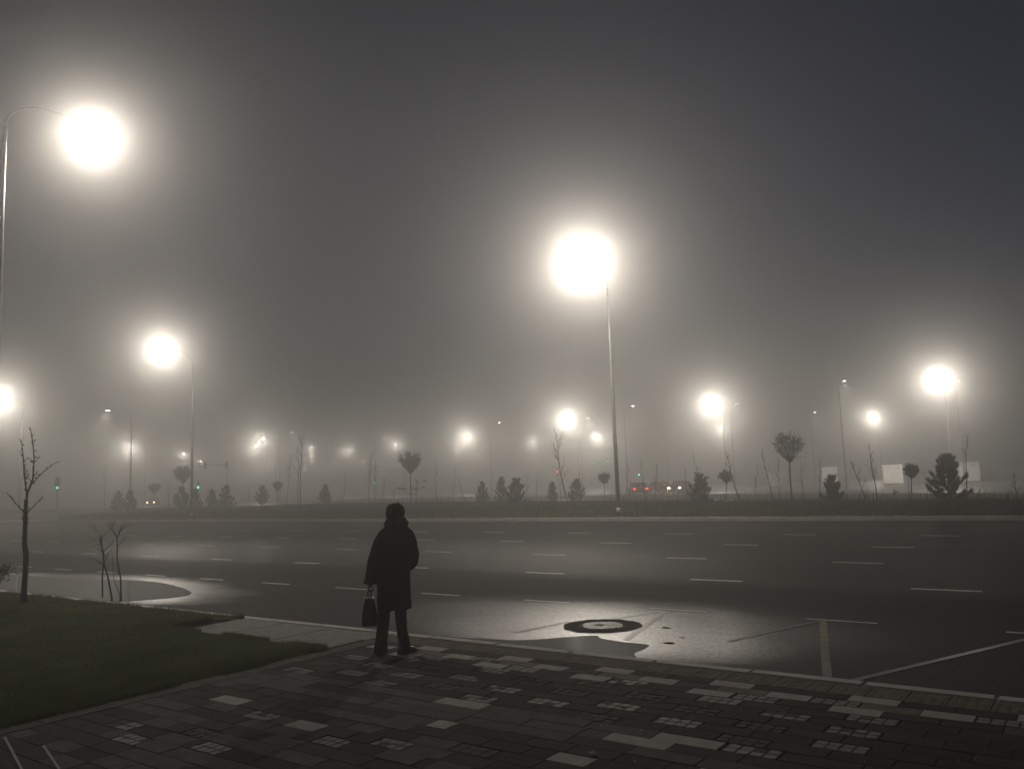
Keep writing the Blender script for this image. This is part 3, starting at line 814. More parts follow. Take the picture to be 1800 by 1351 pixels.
def twigs(mb, a, b, r, depth, spread, n=4):
    pts = wobble(a, b, 4, .06); mb.tube(pts, [r * (1 - .18 * i) for i in range(5)], 4, False)
    if depth <= 0: return
    L = (b - a).length
    for _ in range(n):
        t = random.uniform(.3, .95); i = min(3, int(t * 4)); p = pts[i].lerp(pts[i + 1], t * 4 - i)
        d = (b - a).normalized(); q = d.orthogonal(); q.rotate(Matrix.Rotation(random.uniform(0, 2 * PI), 3, d))
        e = (d + q.normalized() * spread * random.uniform(.6, 1.3)).normalized()
        twigs(mb, p, p + e * L * random.uniform(.28, .5), r * .55, depth - 1, spread, max(2, n - 1))
def sapling(bx, by, tx, ty, label, seed, nb=9, leaves=0, thick=.03, spread=.6, start=.3, group='bare saplings on the median', cat='sapling', brl=.28):
    random.seed(seed)
    b = ground_at(bx, by); t = top_at(b, tx, ty); Hh = (t - b).length
    r = empty('sapling', b); tag(r, label, cat, group)
    o = Vector((0, 0, 0)); T = t - b
    pts = wobble(o - UP * .1, T, 8, .03)
    m = MB(); m.tube(pts, [thick * (1 - .1 * i) for i in range(9)], 6); m.build('trunk', M_twig, r)
    m = MB()
    for k in range(nb):
        f = start + (1 - start) * (k + random.random()) / nb * .95; i = min(7, int(f * 8)); p = pts[i].lerp(pts[i + 1], f * 8 - i)
        a = random.uniform(0, 2 * PI); e = Vector((math.cos(a) * spread, math.sin(a) * spread, 1)).normalized()
        twigs(m, p, p + e * Hh * brl * (1.15 - f * .75) * random.uniform(.6, 1.2), thick * .38, 2, .55, 3)
    m.build('branches', M_twig, r)
    if leaves:
        m = MB()
        for k in range(leaves):
            f = random.uniform(.45, .95); i = min(7, int(f * 8)); p = pts[i].lerp(pts[i + 1], f * 8 - i)
            a = random.uniform(0, 2 * PI); p = p + Vector((math.cos(a), math.sin(a), random.uniform(-.3, .6))) * Hh * .08 * random.random()
            leaf_quads(m, p, .06, 3, .06)
        m.build('leaves', M_leaf, r)
    return r
def round_tree(bx, by, cx, cy, rw, rh, label, seed, leafy=.5, thick=.05, side=False):
    random.seed(seed)
    b = ground_at(bx, by); k = math.hypot(b.x, b.y) / FPX * 1.06
    c = top_at(b, cx, cy) - b; R, Hh = rw * k, rh * k
    r = empty('round_tree', b); tag(r, label, 'tree', 'round-headed trees on the median')
    fork = c - UP * Hh * .95
    m = MB(); pts = wobble(Vector((0, 0, -.1)), fork, 6, .015); m.tube(pts, [thick * (1 - .05 * i) for i in range(7)], 7); m.build('trunk', M_bark, r)
    m = MB(); lv = MB()
    for i in range(84):
        a = random.uniform(0, 2 * PI); u = random.random() ** .5
        # heart/vase shape: the branches fan up and outward
        hgt = random.uniform(-.15, .95); rad = R * u * (1.0 if hgt > .1 else .75)
        tip = c + Vector((math.cos(a) * rad, math.sin(a) * rad, Hh * hgt * (1 - .35 * u * u)))
        mid = fork.lerp(tip, .5) + Vector((math.cos(a) * rad * .18, math.sin(a) * rad * .18, 0))
        twigs(m, fork + UP * random.uniform(-.02, .12) * Hh, mid, thick * .32, 0, .5)
        twigs(m, mid, tip, thick * .22, 2, .55, 4)
        if random.random() < leafy:
            leaf_quads(lv, tip.lerp(mid, random.random() * .8), .1 * R + .03, 16, .05)
            leaf_quads(lv, tip, .08 * R + .03, 10, .05)
    if side:
        for i in range(9):
            f = random.uniform(.35, .7); p = pts[int(f * 6)]; a = random.uniform(0, 2 * PI)
            q = p + Vector((math.cos(a), math.sin(a), .25)) * R * random.uniform(.6, 1.4); twigs(m, p, q, thick * .2, 1, .5); leaf_quads(lv, q, .07, 14, .05)
    m.build('crown', M_twig, r)
    if lv.f: lv.build('leaves', M_leaf, r)
def pine(bx, by, tx, ty, wpx, label, seed, dens=1.0, base_gap=.06, tops=1):
    random.seed(seed)
    b = ground_at(bx, by); T = top_at(b, tx, ty) - b; Hh = T.length; R = wpx * math.hypot(b.x, b.y) / FPX / 2 * 1.05
    r = empty('pine_tree', b); tag(r, label, 'pine', 'small pines on the median')
    pts = wobble(Vector((0, 0, -.1)), T * .97, 6, .015)
    m = MB(); m.tube(pts, [.05 * (1 - .13 * i) for i in range(7)], 6); m.build('trunk', M_bark, r)
    cr = MB(); br = MB()
    def tuft(p, d, L, n):
        d = d.normalized()
        for _ in range(n):
            q = d.orthogonal(); q.rotate(Matrix.Rotation(random.uniform(0, 2 * PI), 3, d))
            e = (d * random.uniform(.5, 1.2) + q.normalized() * random.uniform(.35, .8)).normalized()
            s = p + d * random.uniform(-.5, .3) * L; w = e.orthogonal().normalized() * .011
            cr.add([s - w, s + w, s + e * L * random.uniform(.6, 1.1)], [(0, 1, 2)])
    nl = max(7, int(Hh / .2))
    for k in range(nl):
        f = base_gap + (1 - base_gap) * (k + .3) / nl; i = min(5, int(f * 6)); p = pts[i].lerp(pts[i + 1], f * 6 - i)
        n = random.randint(5, 7)
        for j in range(n):
            a = 2 * PI * (j + random.random() * .7) / n
            if random.random() < .17: continue
            rr = R * (1 - f) ** .8 * random.choice((.5, .7, .85, .95, 1.08)) * random.uniform(.85, 1.1) + .06
            d = Vector((math.cos(a), math.sin(a), 0)); tip = p + d * rr + UP * (rr * random.uniform(.25, .65) + .08)
            mid = p + d * rr * .55 + UP * rr * .12
            bp = [p, mid, tip]; br.tube(bp, [.016, .012, .006], 4, False)
            ns = max(3, int(rr / .09))
            for s in range(ns):
                t = .25 + .75 * (s + random.random()) / ns
                q = p.lerp(mid, t * 2) if t < .5 else mid.lerp(tip, t * 2 - 1)
                dd = (mid - p) if t < .5 else (tip - mid)
                tuft(q, dd + UP * .22, .18, int(26 * dens))
                if random.random() < .5:
                    e = dd.normalized() + Vector((random.uniform(-.8, .8), random.uniform(-.8, .8), random.uniform(.2, .9)))
                    tuft(q + e * .07, e, .13, int(16 * dens))
            tuft(tip, UP + d * .2, .19, int(24 * dens)); tuft(tip - UP * .06, UP, .16, int(14 * dens))
    for k in range(random.randint(1, 3)):
        a = random.uniform(0, 2 * PI); i = random.randint(2, 4); q = pts[i]; hh = Hh * random.uniform(.22, .4); tp = q + Vector((math.cos(a), math.sin(a), 0)) * R * .35 + UP * hh
        br.tube([q, q.lerp(tp, .5) + Vector((math.cos(a), math.sin(a), 0)) * R * .12, tp], [.02, .014, .008], 4, False)
        for t in range(7): tuft(q.lerp(tp, .4 + .1 * t), UP + Vector((random.uniform(-.5, .5), random.uniform(-.5, .5), 0)), .17, int(26 * dens))
    tuft(pts[-1], UP, .2, 40); tuft(pts[-1] - UP * .12, UP, .2, 30)
    br.v += []; 
    n0 = len(cr.v)
    cr.build('needles', M_needle, r); br.build('branches', M_bark, r)
pine(1670, 885, 1664, 800, 68, 'largest bushy dark pine at right, in front of a white cabinet', 1, 1.25, .1)
pine(1232, 891, 1229, 834, 46, 'dark pine right of the car lights, second largest on the median', 2, 1.2)
pine(907, 890, 907, 843, 40, 'dark spreading pine between the person and the central pole', 3, 1.1)
pine(398, 895, 398, 854, 30, 'right one of a dark pair of pines right of the left pole', 4)
pine(373, 894, 372, 861, 20, 'left, smaller one of a dark pair of pines right of the left pole', 5)
pine(458, 888, 462, 854, 28, 'squat broad pine between the dark pair and the twin trunks', 6)
pine(572, 887, 572, 852, 22, 'small pointed pine left of the person', 7)
pine(208, 899, 208, 864, 26, 'left one of two faint pines at far left', 8)
pine(229, 899, 229, 862, 24, 'right one of two faint pines at far left', 9)
pine(320, 896, 320, 856, 30, 'pine under the round tree left of the left pole', 10)
pine(344, 894, 343, 860, 20, 'pine half behind the left pole, on its right', 11)
pine(847, 884, 848, 848, 22, 'slim faint pine left of the dark spreading pine', 12, .8)
pine(971, 882, 971, 849, 18, 'slim pine left of the tall bare forked tree', 13, .8)
pine(1013, 882, 1013, 844, 30, 'broad faint pine right of the tall bare forked tree', 14, .9)
pine(1464, 886, 1462, 838, 34, 'pine in front of a white cabinet beside the long thin pole', 15)
pine(884, 884, 881, 839, 26, 'loose faint pine touching the dark spreading pine from the left', 16, .6)

round_tree(1393, 887, 1386, 787, 26, 25, 'clear round-headed bare tree with dense twigs at right, tallest of its kind', 21, .12, .05)
round_tree(722, 889, 721, 813, 18, 20, 'round-headed tree with brown leaves rising behind the person', 22, .95, .05, True)
round_tree(322, 897, 322, 834, 14, 15, 'dark round-headed tree touching the left pole', 23, .8, .05)
round_tree(1063, 880, 1062, 841, 9, 10, 'tiny round-headed tree left of the central pole foot', 24, .5, .03)
round_tree(1602, 884, 1601, 829, 10, 11, 'small round-headed tree between two white cabinets', 25, .35, .03)
round_tree(488, 888, 488, 855, 7, 8, 'tiny round-headed tree left of the curved sapling', 26, .6, .03)
round_tree(271, 894, 271, 858, 9, 9, 'faint round-headed tree at left above the distant car', 27, .5, .03)
round_tree(1277, 884, 1276, 838, 10, 12, 'faint round-headed tree right of the second largest pine', 28, .2, .03)

S = sapling
S(1000, 888, 979, 762, 'tall bare forked tree left of the central pole', 31, 14, 0, .05, .5, .35)
S(1305, 888, 1277, 793, 'tall leaning bare sapling right of the second largest pine', 32, 5, 0, .04, .45, .4)
S(1360, 888, 1339, 791, 'leaning bare sapling directly left of the clear round-headed tree', 33, 4, 0, .035, .4, .4)
S(1542, 888, 1528, 780, 'tall slightly leaning bare sapling left of the whole white cabinet', 34, 5, 0, .035, .35, .3)
S(1524, 886, 1496, 808, 'forked bare sapling left of the whole white cabinet', 35, 6, 0, .035, .5, .35)
S(1696, 884, 1702, 764, 'tall thin sapling rising behind the largest pine', 36, 7, 0, .03, .3, .5, brl=.16)
S(503, 887, 514, 795, 'curved sapling with a few clinging leaves left of the twin trunks', 37, 10, 26, .035, .5, .5)
S(524, 888, 524, 785, 'left of the twin thin trunks', 38, 10, 0, .035, .45, .4)
S(530, 897, 531, 768, 'taller right one of the twin thin trunks, with fanning branches', 39, 14, 0, .04, .6, .45)
S(604, 886, 606, 827, 'small bare sapling left of the person\'s shoulder line, right of the small pointed pine', 40, 6, 0, .025)
S(647, 885, 655, 793, 'tall thin tree with upright twigs above the person\'s left', 41, 12, 6, .035, .4, .3)
S(661, 885, 660, 812, 'thin sapling right next to the green signal left of the person', 42, 7, 0, .025)
S(675, 882, 675, 836, 'short sapling just left of the person\'s head', 43, 7, 6, .022)
S(732, 884, 732, 838, 'short sapling at the right foot of the brown-leaved round tree', 44, 8, 10, .025)
S(770, 886, 764, 803, 'slim upright sapling right of the person', 45, 6, 0, .028, .35)
S(795, 884, 800, 824, 'left leg of a crossed pair of saplings right of the person', 46, 3, 0, .025, .3)
S(821, 884, 798, 822, 'right leaning one of a crossed pair of saplings right of the person', 47, 3, 0, .028, .3)
S(925, 883, 928, 830, 'thin sapling just right of the dark spreading pine', 48, 6, 0, .022)
S(943, 882, 945, 833, 'thin sapling between the dark spreading pine and the slim pine', 49, 7, 0, .022)
S(988, 885, 983, 838, 'short sapling in front of the red signal', 50, 3, 0, .025)
S(1105, 884, 1109, 842, 'short sapling at the right foot of the central pole', 51, 3, 0, .03, .3)
S(1097, 884, 1106, 810, 'slanting thin sapling leaning right beside the central pole', 52, 3, 0, .022, .3)
S(1133, 885, 1125, 808, 'thin leaning sapling by the green signal right of the central pole', 53, 5, 0, .022, .3)
S(1150, 883, 1154, 815, 'bushy faint sapling above the car with red tail lights', 54, 12, 0, .025, .5)
S(1209, 884, 1204, 822, 'thin sapling left of the second largest pine', 55, 4, 0, .022, .3)
S(1236, 886, 1218, 803, 'leaning sapling rising from behind the second largest pine', 56, 4, 0, .028, .3)
S(1328, 885, 1332, 818, 'thin upright sapling left of the faintest white cabinet', 57, 4, 0, .022, .3)
S(1369, 886, 1370, 808, 'straight thin sapling in front of the faintest white cabinet', 58, 6, 0, .022, .4)
S(1414, 886, 1408, 812, 'thin sapling right of the clear round-headed tree, before the grey board', 59, 5, 0, .025, .4)
S(1442, 886, 1442, 808, 'thin upright sapling left of the small pine at the thin pole', 60, 5, 0, .022, .3)
S(1640, 885, 1625, 830, 'short leaning sapling at the left foot of the largest pine', 61, 5, 0, .022, .4)
S(1597, 885, 1596, 840, 'short thin sapling left of the small round-headed tree between cabinets', 62, 4, 0, .02, .3)
S(1790, 885, 1782, 832, 'bushy bare sapling at the right edge of the photo', 63, 10, 0, .025, .6)
S(1721, 885, 1720, 866, 'knee-high bush under the nearest white cabinet', 64, 9, 6, .02, .9, .1, cat='bush')
S(184, 896, 186, 816, 'faint feathery tree left of the two faint pines at far left', 65, 16, 0, .04, .6, .3)
S(297, 898, 299, 844, 'faint thin sapling left of the dark round tree', 66, 5, 0, .025)
S(437, 890, 438, 846, 'thin sapling right of the dark pair of pines', 67, 4, 0, .022)
S(691, 883, 692, 862, 'low twiggy bush just left of the person\'s head', 68, 10, 5, .02, .9, .1, cat='bush')
S(1573, 886, 1572, 856, 'low twiggy bush in front of the whole white cabinet', 69, 9, 4, .02, .7, .1, cat='bush')

# --- the young bare tree on the lawn, branch by branch
random.seed(5)
tb = Vector(TREE); tb.z = lawn_z(tb.x, tb.y) - .03
tr = empty('young_tree', tb); tag(tr, 'bare young tree with upright budding branches on the lawn at left', 'tree')
def P(px, py, dep=0.0):
    return top_at(tb, px, py) * (1 + dep / 16.5) - tb - UP * CAMH * dep / 16.5
m = MB(); trunk = [Vector((0, 0, -.05)), P(42, 1040), P(45, 1000, .01), P(46, 975, .02), P(43, 955), P(44, 930, -.01), P(45, 900), P(46, 880)]
m.tube(trunk, [.06, .048, .043, .046, .041, .037, .034, .031], 10); m.build('trunk', M_bark, tr, True)
m = MB(); buds = []
def branch(pts, r0, r1):
    r0 *= .6; r1 *= .62; pts = [Vector(p) for p in pts]; n = len(pts)
    m.tube(pts, [r0 + (r1 - r0) * i / (n - 1) for i in range(n)], 7)
    for a, b in zip(pts, pts[1:]):
        L = (b - a).length
        for t in np.arange(.1, 1, .11 / max(L, .12)):
            q = a.lerp(b, float(t)); w = Vector((random.gauss(0, 1), random.gauss(0, 1), random.gauss(.3, .6))).normalized()
            m.tube([q, q + w * .035], [r1 * .9, r1 * .5], 5); m.ball(q + w * .038, (.011, .011, .016), 6, 4)
            if random.random() < .2: m.tube([q, q + w * .06, q + w * .1 + UP * .05], [.006, .005, .003], 4)
branch([P(46, 882), P(48, 866), P(55, 850, .05), P(58, 840, .08), P(60, 805, .15), P(58, 778, .2), P(53, 752, .24)], .034, .011)
branch([P(47, 866), P(43, 835, -.1), P(41, 805, -.16), P(38, 780, -.22), P(34, 770, -.25)], .024, .009)
branch([P(57, 848, .06), P(75, 830, .25), P(98, 812, .5)], .018, .007)
branch([P(57, 848, .05), P(48, 838, .0), P(44, 833, -.1)], .010, .006)
branch([P(46, 903), P(60, 888, .3), P(76, 872, .55)], .018, .008)
branch([P(44, 902), P(28, 885, -.25), P(12, 865, -.5)], .017, .008)
branch([P(60, 812, .15), P(49, 803, .05)], .010, .006)
branch([P(60, 812, .15), P(71, 802, .3)], .010, .006)
branch([P(45, 920), P(40, 914, -.1)], .010, .006); branch([P(45, 920), P(52, 909, .1)], .010, .006)
branch([P(43, 830, -.1), P(45, 815, -.05)], .008, .006)
m.build('branches', M_bark, tr)
# --- thin shrub by the kerb
random.seed(8)
sb = Vector(at(198, 1047, .05)); sr = empty('bare_shrub', sb); tag(sr, 'thin bare shrub of a few stems at the lawn edge by the large puddle', 'shrub')
def Q(px, py, dep=0.0): return top_at(sb, px, py) * (1 + dep / 15) - sb - UP * CAMH * dep / 15
def stem(pts, r, sub=6, ln=.35):
    m = MB(); pts = [Vector(p) for p in pts]; m.tube(pts, [r * (1 - .6 * i / (len(pts) - 1)) for i in range(len(pts))], 6)
    for k in range(sub):
        t = random.uniform(.5, 1) * (len(pts) - 1); i = min(len(pts) - 2, int(t)); q = pts[i].lerp(pts[i + 1], t - i)
        e = (RIGHT * random.uniform(-1, 1) + AWAY * random.uniform(-1, 1) + UP * random.uniform(.3, 1.1)).normalized()
        twigs(m, q, q + e * ln * random.uniform(.5, 1.1), r * .3, 1, .6, 3)
    m.build('stem', M_twig, sr)
stem([Q(180, 1050), Q(180, 1010), Q(183, 975), Q(176, 944)], .016, 7)
stem([Q(197, 1053), Q(190, 1015), Q(182, 985), Q(178, 942, .05)], .018, 7)
stem([Q(213, 1054), Q(212, 1015), Q(206, 985), Q(206, 945), Q(216, 921)], .016, 7, .3)
stem([Q(213, 1053, .05), Q(200, 1018, .1), Q(197, 980, .1)], .009, 4, .25)
stem([Q(206, 945), Q(196, 930), Q(188, 918)], .007, 3, .2)
# --- small dark bush at the left edge
random.seed(9)
eb = Vector(at(-3, 1030, .05)); er = empty('small_bush', eb); tag(er, 'small dark bush peeking in at the left edge of the lawn', 'bush')
m = MB(); lv = MB()
for k in range(14):
    a = random.uniform(0, 2 * PI); e = Vector((math.cos(a) * .5, math.sin(a) * .5, 1)); q = e * random.uniform(.25, .42)
    twigs(m, Vector((0, 0, -.02)), q, .007, 1, .6); leaf_quads(lv, q * .9, .07, 26, .025)
m.build('stems', M_twig, er); lv.build('leaves', M_needle, er)

# ------------------------------------------------------------------ person
random.seed(11)
pb = Vector(at(690, 1149, PZ)); view = math.atan2(-pb.x, pb.y)          # local +y points away from the viewer
pr = empty('person', (pb.x, pb.y, PZ + .002), view)
tag(pr, 'person in a dark knee-length coat and hat at the kerb, back turned, holding a handbag', 'person')
YAW = math.radians(-24)
def body_tube(m, pts, rad, n=16): m.tube(pts, rad, n)
m = MB()
hx, hz = .064, 1.535
def yr(x, y, z, c=(hx, .01)):
    return (c[0] + x * math.cos(YAW) - y * math.sin(YAW), c[1] + x * math.sin(YAW) + y * math.cos(YAW), z)
# head with brow, nose, chin, ears
rings = []
for (z, rx, ry, oy) in ((-.125, .035, .035, .05), (-.112, .05, .055, .038), (-.08, .062, .078, .02), (-.04, .07, .09, .008), (0, .075, .097, 0), (.04, .076, .098, -.002), (.075, .068, .088, -.006), (.1, .048, .062, -.008), (.112, .02, .03, -.008)):
    rings.append([yr(rx * math.cos(2 * PI * k / 24), oy + ry * math.sin(2 * PI * k / 24), hz + z) for k in range(24)])
m.loft(rings)
m.tube([yr(0, .092, hz + .02), yr(0, .112, hz - .022), yr(0, .095, hz - .04)], [.009, .014, .009], 8)
for s in (-1, 1): m.ball(yr(s * .077, 0, hz - .01), (.012, .02, .032), 8, 6)
m.tube([yr(-.02, .094, hz - .066), yr(0, .1, hz - .065), yr(.02, .094, hz - .066)], [.005, .008, .005], 6)
m.tube([(hx, -.01, hz - .09), (.064, 0, 1.36)], [.055, .065], 14)
# torso, arms, legs under the clothes
m.loft([ell((.02, 0, .8), .15, .105), ell((.03, 0, .95), .145, .10), ell((.05, 0, 1.1), .13, .09), ell((.058, 0, 1.25), .145, .095), ell((.064, 0, 1.34), .115, .075), ell((.064, 0, 1.4), .06, .06)])
m.tube([(-.06, 0, 1.29), (-.175, -.02, 1.06), (-.235, .03, .81)], [.042, .038, .027], 12)
m.tube([(.185, 0, 1.29), (.24, -.07, 1.03), (.14, .07, .89)], [.042, .038, .027], 12)
m.tube([(-.06, 0, .86), (-.083, 0, .48), (-.12, -.015, .09)], [.07, .046, .034], 14)
m.tube([(.09, 0, .86), (.095, 0, .48), (.13, -.015, .09)], [.07, .044, .034], 14)
for cx_, a_ in ((-.132, math.radians(12)), (.142, math.radians(-48))): m.tube([(cx_ + .04 * math.sin(a_), -.04 * math.cos(a_), .062), (cx_ - .07 * math.sin(a_), .07 * math.cos(a_), .042)], [.026, .02], 10)
# left hand: palm, four curled fingers and a thumb closed round the handle (which runs along y)
hc = Vector((-.243, .035, .745))
m.loft([[(hc.x + a * .016, hc.y + b * w, hc.z + z) for a, b in ((1, -1), (1, -.5), (1, 0), (1, .5), (1, 1), (-1, 1), (-1, .5), (-1, 0), (-1, -.5), (-1, -1))] for z, w in ((.065, .026), (.03, .038), (-.005, .041), (-.02, .04))])
for i, (dy, L) in enumerate(((.033, .9), (.011, 1.0), (-.011, .95), (-.033, .78))):
    k = [hc + Vector((-.004, dy, -.012)), hc + Vector((-.012, dy, -.045 * L)), hc + Vector((.012, dy * .95, -.07 * L)), hc + Vector((.034, dy * .9, -.055 * L)), hc + Vector((.036, dy * .9, -.032 * L))]
    m.tube(k, [.0095, .009, .0085, .008, .006], 8)
m.tube([hc + Vector((.008, .036, .03)), hc + Vector((.026, .05, .0)), hc + Vector((.034, .034, -.022)), hc + Vector((.036, .014, -.03))], [.012, .0105, .0095, .007], 8)
# right hand, inside the coat pocket
rc = Vector((.12, .075, .85))
m.ball(rc, (.03, .022, .05), 10, 8)
for i in range(4): m.tube([rc + Vector((-.02 + i * .013, .005, -.03)), rc + Vector((-.025 + i * .013, .012, -.075)), rc + Vector((-.03 + i * .013, .01, -.1 + abs(i - 1) * .008))], [.0085, .008, .006], 6)
m.tube([rc + Vector((.02, 0, 0)), rc + Vector((.035, .01, -.04))], [.011, .008], 6)
bo = m.build('body', M_skin, pr); remesh(bo, .006, 2)
m = MB()
for s in (-1, 1): m.ball(yr(s * .031, .083, hz + .012), .0115, 10, 8)
m.build('eyes', M_eye, pr, True)
# trousers
m = MB()
m.loft([ell((-.128, -.012, .025), .078, .1), ell((-.122, -.006, .14), .068, .084), ell((-.1, .0, .30), .066, .075), ell((-.08, .0, .52), .072, .085), ell((-.06, 0, .80), .088, .1)])
m.loft([ell((.137, -.004, .025), .072, .1), ell((.126, .0, .14), .062, .082), ell((.104, .0, .30), .062, .074), ell((.092, .0, .52), .07, .085), ell((.09, 0, .80), .088, .1)])
m.loft([ell((.015, 0, .72), .15, .11), ell((.02, 0, .95), .15, .11)])
to = m.build('trousers', M_trs, pr)
remesh(to, .009, 3, lambda c: .006 * mnoise.noise((c.x * 9, c.y * 9, c.z * 26)) + .004 * mnoise.noise((c.x * 25, c.y * 25, c.z * 40)) * max(0, 1 - c.z * 2))
# boots
for (cx, ang, dy) in ((-.132, math.radians(12), 0), (.142, math.radians(-48), .0)):
    m = MB(); rings = []
    for (y, w, h, z) in ((-.1, .022, .03, .035), (-.085, .036, .04, .045), (-.02, .038, .05, .055), (.06, .044, .034, .038), (.12, .042, .026, .03), (.165, .024, .016, .02)):
        rings.append([(w * math.cos(2 * PI * k / 14), y, max(0.004, z + h * math.sin(2 * PI * k / 14))) for k in range(14)])
    m.loft(rings); m.tube([(0, -.045, .03), (0, -.045, .12)], [.045, .045], 12)
    m.box((0, -.07, .014), (.06, .06, .024)); m.loft([ell((0, .04, .001), .04, .13, 16), ell((0, .04, .012), .042, .132, 16)])
    o = m.build('boot', M_bootl, pr); o.location = (cx, dy, 0); o.rotation_euler = (0, 0, ang)
    m = MB(); m.box((-.04 if cx < 0 else .036, -.075, .05), (.006, .02, .03)); k = m.build('reflective_tab', M_metal, o)
# coat: body, sleeves, cuffs
m = MB()
R_ = [(.485, .026, .188, .16), (.50, .026, .189, .161), (.62, .025, .187, .156), (.78, .026, .186, .15), (.93, .032, .182, .145), (1.05, .046, .172, .132), (1.18, .056, .18, .128), (1.29, .061, .188, .12), (1.345, .064, .172, .108), (1.375, .065, .14, .095), (1.41, .066, .09, .085)]
m.loft([ell((cx, -.005, z), rx, ry, 32, 2.3) for z, cx, rx, ry in R_])
m.tube([(-.07, 0, 1.318), (-.115, -.005, 1.23), (-.165, -.02, 1.08), (-.2, .0, .95), (-.226, .026, .83), (-.232, .03, .785)], [.056, .07, .074, .071, .068, .07], 18)
m.tube([(.195, 0, 1.318), (.23, -.03, 1.21), (.248, -.075, 1.06), (.24, -.06, 1.0), (.205, .02, .95), (.165, .07, .91)], [.056, .068, .069, .068, .062, .056], 18)
m.tube([(-.2355, .029, .80), (-.2385, .031, .765)], [.072, .071], 18)
def coatw(c):
    w = .006 * mnoise.noise((c.x * 7, c.y * 7, c.z * 9)) + .004 * mnoise.noise((c.x * 20, c.y * 20, c.z * 16))
    if c.z < .95: w += .008 * math.sin(math.atan2(c.y, c.x - .02) * 7 + c.z * 3) * (.95 - c.z) / .45
    return w
co = m.build('coat', M_coat, pr); remesh(co, .009, 3, coatw)
m = MB(); m.tube([(.022, -.168, .495), (.026, -.160, .62), (.03, -.156, .72)], [.0035, .003, .002], 5); m.build('back_vent', M_knit, co)
m = MB()
for k in (-1, 1): m.ball((.037 + k * .05, -.15, .99), (.012, .005, .012), 10, 6)
m.box((.037, -.151, .99), (.15, .008, .035)); m.build('half_belt', M_coat, co)
# scarf / raised collar, hat
m = MB()
for (z, rx, ry, r) in ((1.39, .102, .096, .034), (1.428, .1, .094, .037), (1.462, .086, .086, .03)):
    pts = [(.068 + rx * math.cos(a) + .006 * math.sin(5 * a), ry * math.sin(a), z + .008 * math.sin(3 * a + z * 40) - .028 * max(0, math.sin(a - YAW))) for a in [2 * PI * i / 28 for i in range(29)]]
    m.tube(pts, r, 10)
so = m.build('scarf', M_knit, pr); remesh(so, .009, 2, lambda c: .006 * mnoise.noise((c.x * 22, c.y * 22, c.z * 22)))
m = MB(); rings = []
for (z, r, f) in ((-.05, .1, 1), (-.035, .107, 1), (0, .108, 1), (.04, .106, 1), (.075, .094, 1), (.098, .068, 1), (.11, .03, 1), (.112, .008, 1)):
    rings.append([yr(r * .97 * math.cos(2 * PI * k / 28), r * 1.08 * math.sin(2 * PI * k / 28) - .012, hz + z + max(0, math.sin(2 * PI * k / 28)) * max(0, .062 - (z + .05) * .6)) for k in range(28)])
m.loft(rings); m.ball((hx + .03, 0, hz + .115), (.011, .011, .016), 8, 6)
ho = m.build('hat', M_knit, pr); remesh(ho, .007, 2, lambda c: .004 * mnoise.noise((c.x * 40, c.y * 40, c.z * 40)))
# handbag: held by the person, a thing of its own
bg = empty('handbag', pr.matrix_world @ Vector((0, 0, 0)))
bg.location = (pb.x, pb.y, PZ + .002); bg.rotation_euler = (0, 0, view)
bc = Matrix.Translation(Vector((-.243, .035, 0)))
tag(bg, 'dark leather handbag hanging from the left hand of the standing person', 'handbag')
off = Vector((-.243, .035, 0)); bg.scale = (1.1, 1.06, 1.0); bg.location = Vector((pb.x, pb.y, PZ)) + Matrix.Rotation(view, 3, 'Z') @ off
m = MB()
def rr(hx_, hy_, z, n=28, dx=0): return [(q[0] + dx, q[1], q[2]) for q in ell((0, 0, z), hx_, hy_, n, 5)]
m.loft([rr(.070, .15, .332), rr(.079, .162, .338), rr(.082, .165, .36), rr(.078, .162, .44), rr(.062, .15, .54), rr(.046, .138, .61), rr(.04, .132, .63), rr(.03, .125, .63), rr(.03, .12, .618)])
bd = m.build('bag_body', M_bag, bg, True)
for s in (-1, 1):
    m = MB(); pts = []
    for k in range(13):
        a = PI * k / 12; pts.append((s * (.038 - .032 * math.sin(a)), -.075 * math.cos(a) * (1 - .45 * math.sin(a)), .60 + .103 * math.sin(a)))
    m.tube(pts, .0075, 8); m.build('handle', M_bag, bg, True)
    for y in (-.075, .075):
        m = MB(); m.tube([(s * .05, y, .585), (s * .043, y, .61)], .012, 8); m.build('handle_ring', M_metal, bg)
m = MB(); m.bbox((0, -.128, .637), (.02, .022, .02), .004); m.build('clasp', M_metal, bg)
m = MB()
for s in (-1, 1): m.tube([(s * .071, -.155, .345), (s * .067, -.158, .45), (s * .052, -.146, .56), (s * .038, -.134, .63)], .0035, 6)
m.build('piping', M_bag, bg)

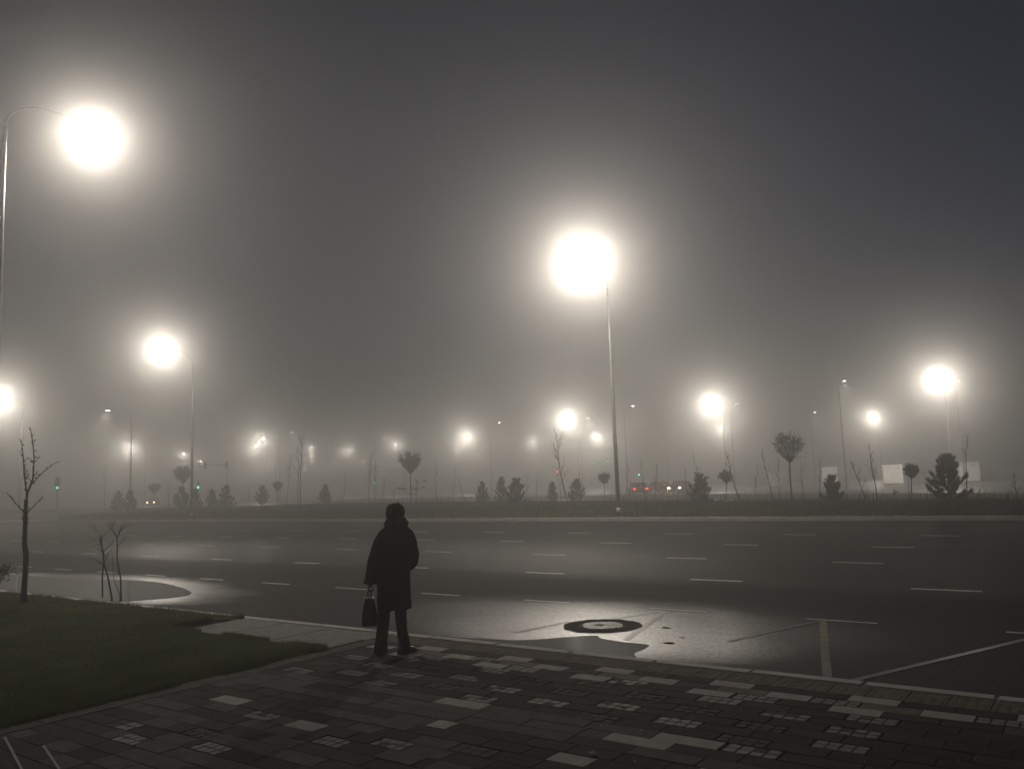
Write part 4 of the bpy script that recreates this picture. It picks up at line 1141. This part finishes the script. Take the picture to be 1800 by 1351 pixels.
# ------------------------------------------------------------------ haze
FOG_D1, FOG_G1, FOG_D2, FOG_G2 = .0040, .955, .0066, .65
m = MB(); m.box((0, 284, 8.25), (1300, 700, 18.5))
mh_ = bpy.data.materials.new('fog'); mh_.use_nodes = True; nt = mh_.node_tree
nt.nodes.remove(nt.nodes['Principled BSDF'])
addv = nt.nodes.new('ShaderNodeAddShader')
for i, (dens, g) in enumerate(((FOG_D1, FOG_G1), (FOG_D2, FOG_G2))):      # droplets: a sharp forward lobe and a broad one
    pvn = nt.nodes.new('ShaderNodeVolumePrincipled')
    pvn.inputs['Color'].default_value = (1.0, .995, .985, 1); pvn.inputs['Density'].default_value = dens; pvn.inputs['Anisotropy'].default_value = g
    nt.links.new(pvn.outputs[0], addv.inputs[i])
nt.links.new(addv.outputs[0], nt.nodes['Material Output'].inputs['Volume'])
hz_ = m.build('haze', mh_); hz_['kind'] = 'stuff'

# ------------------------------------------------------------------ sky
w = bpy.data.worlds.new('World'); sc.world = w; w.use_nodes = True; nt = w.node_tree
sky = nt.nodes.new('ShaderNodeTexSky'); sky.sky_type = 'NISHITA'; sky.sun_disc = False
sky.sun_elevation = math.radians(4.0); sky.sun_rotation = math.radians(165); sky.ozone_density = 4.0
hs = N(nt, 'ShaderNodeHueSaturation', Saturation=.66, Hue=.52)
nt.links.new(sky.outputs[0], hs.inputs['Color']); nt.links.new(hs.outputs[0], nt.nodes['Background'].inputs['Color'])
nt.nodes['Background'].inputs['Strength'].default_value = .0135

sc.view_settings.view_transform = 'Standard'; sc.view_settings.look = 'None'; sc.view_settings.gamma = 1; sc.view_settings.exposure = 0
sc.render.engine = 'CYCLES'
cy = sc.cycles
cy.use_denoising = True
try: cy.denoiser = 'OPENIMAGEDENOISE'
except Exception: pass
cy.max_bounces = 8; cy.diffuse_bounces = 2; cy.glossy_bounces = 3; cy.volume_bounces = 6; cy.transmission_bounces = 2; cy.transparent_max_bounces = 8
cy.sample_clamp_indirect = 1.0; cy.sample_clamp_direct = 90
cy.use_light_tree = True
cy.use_adaptive_sampling = False
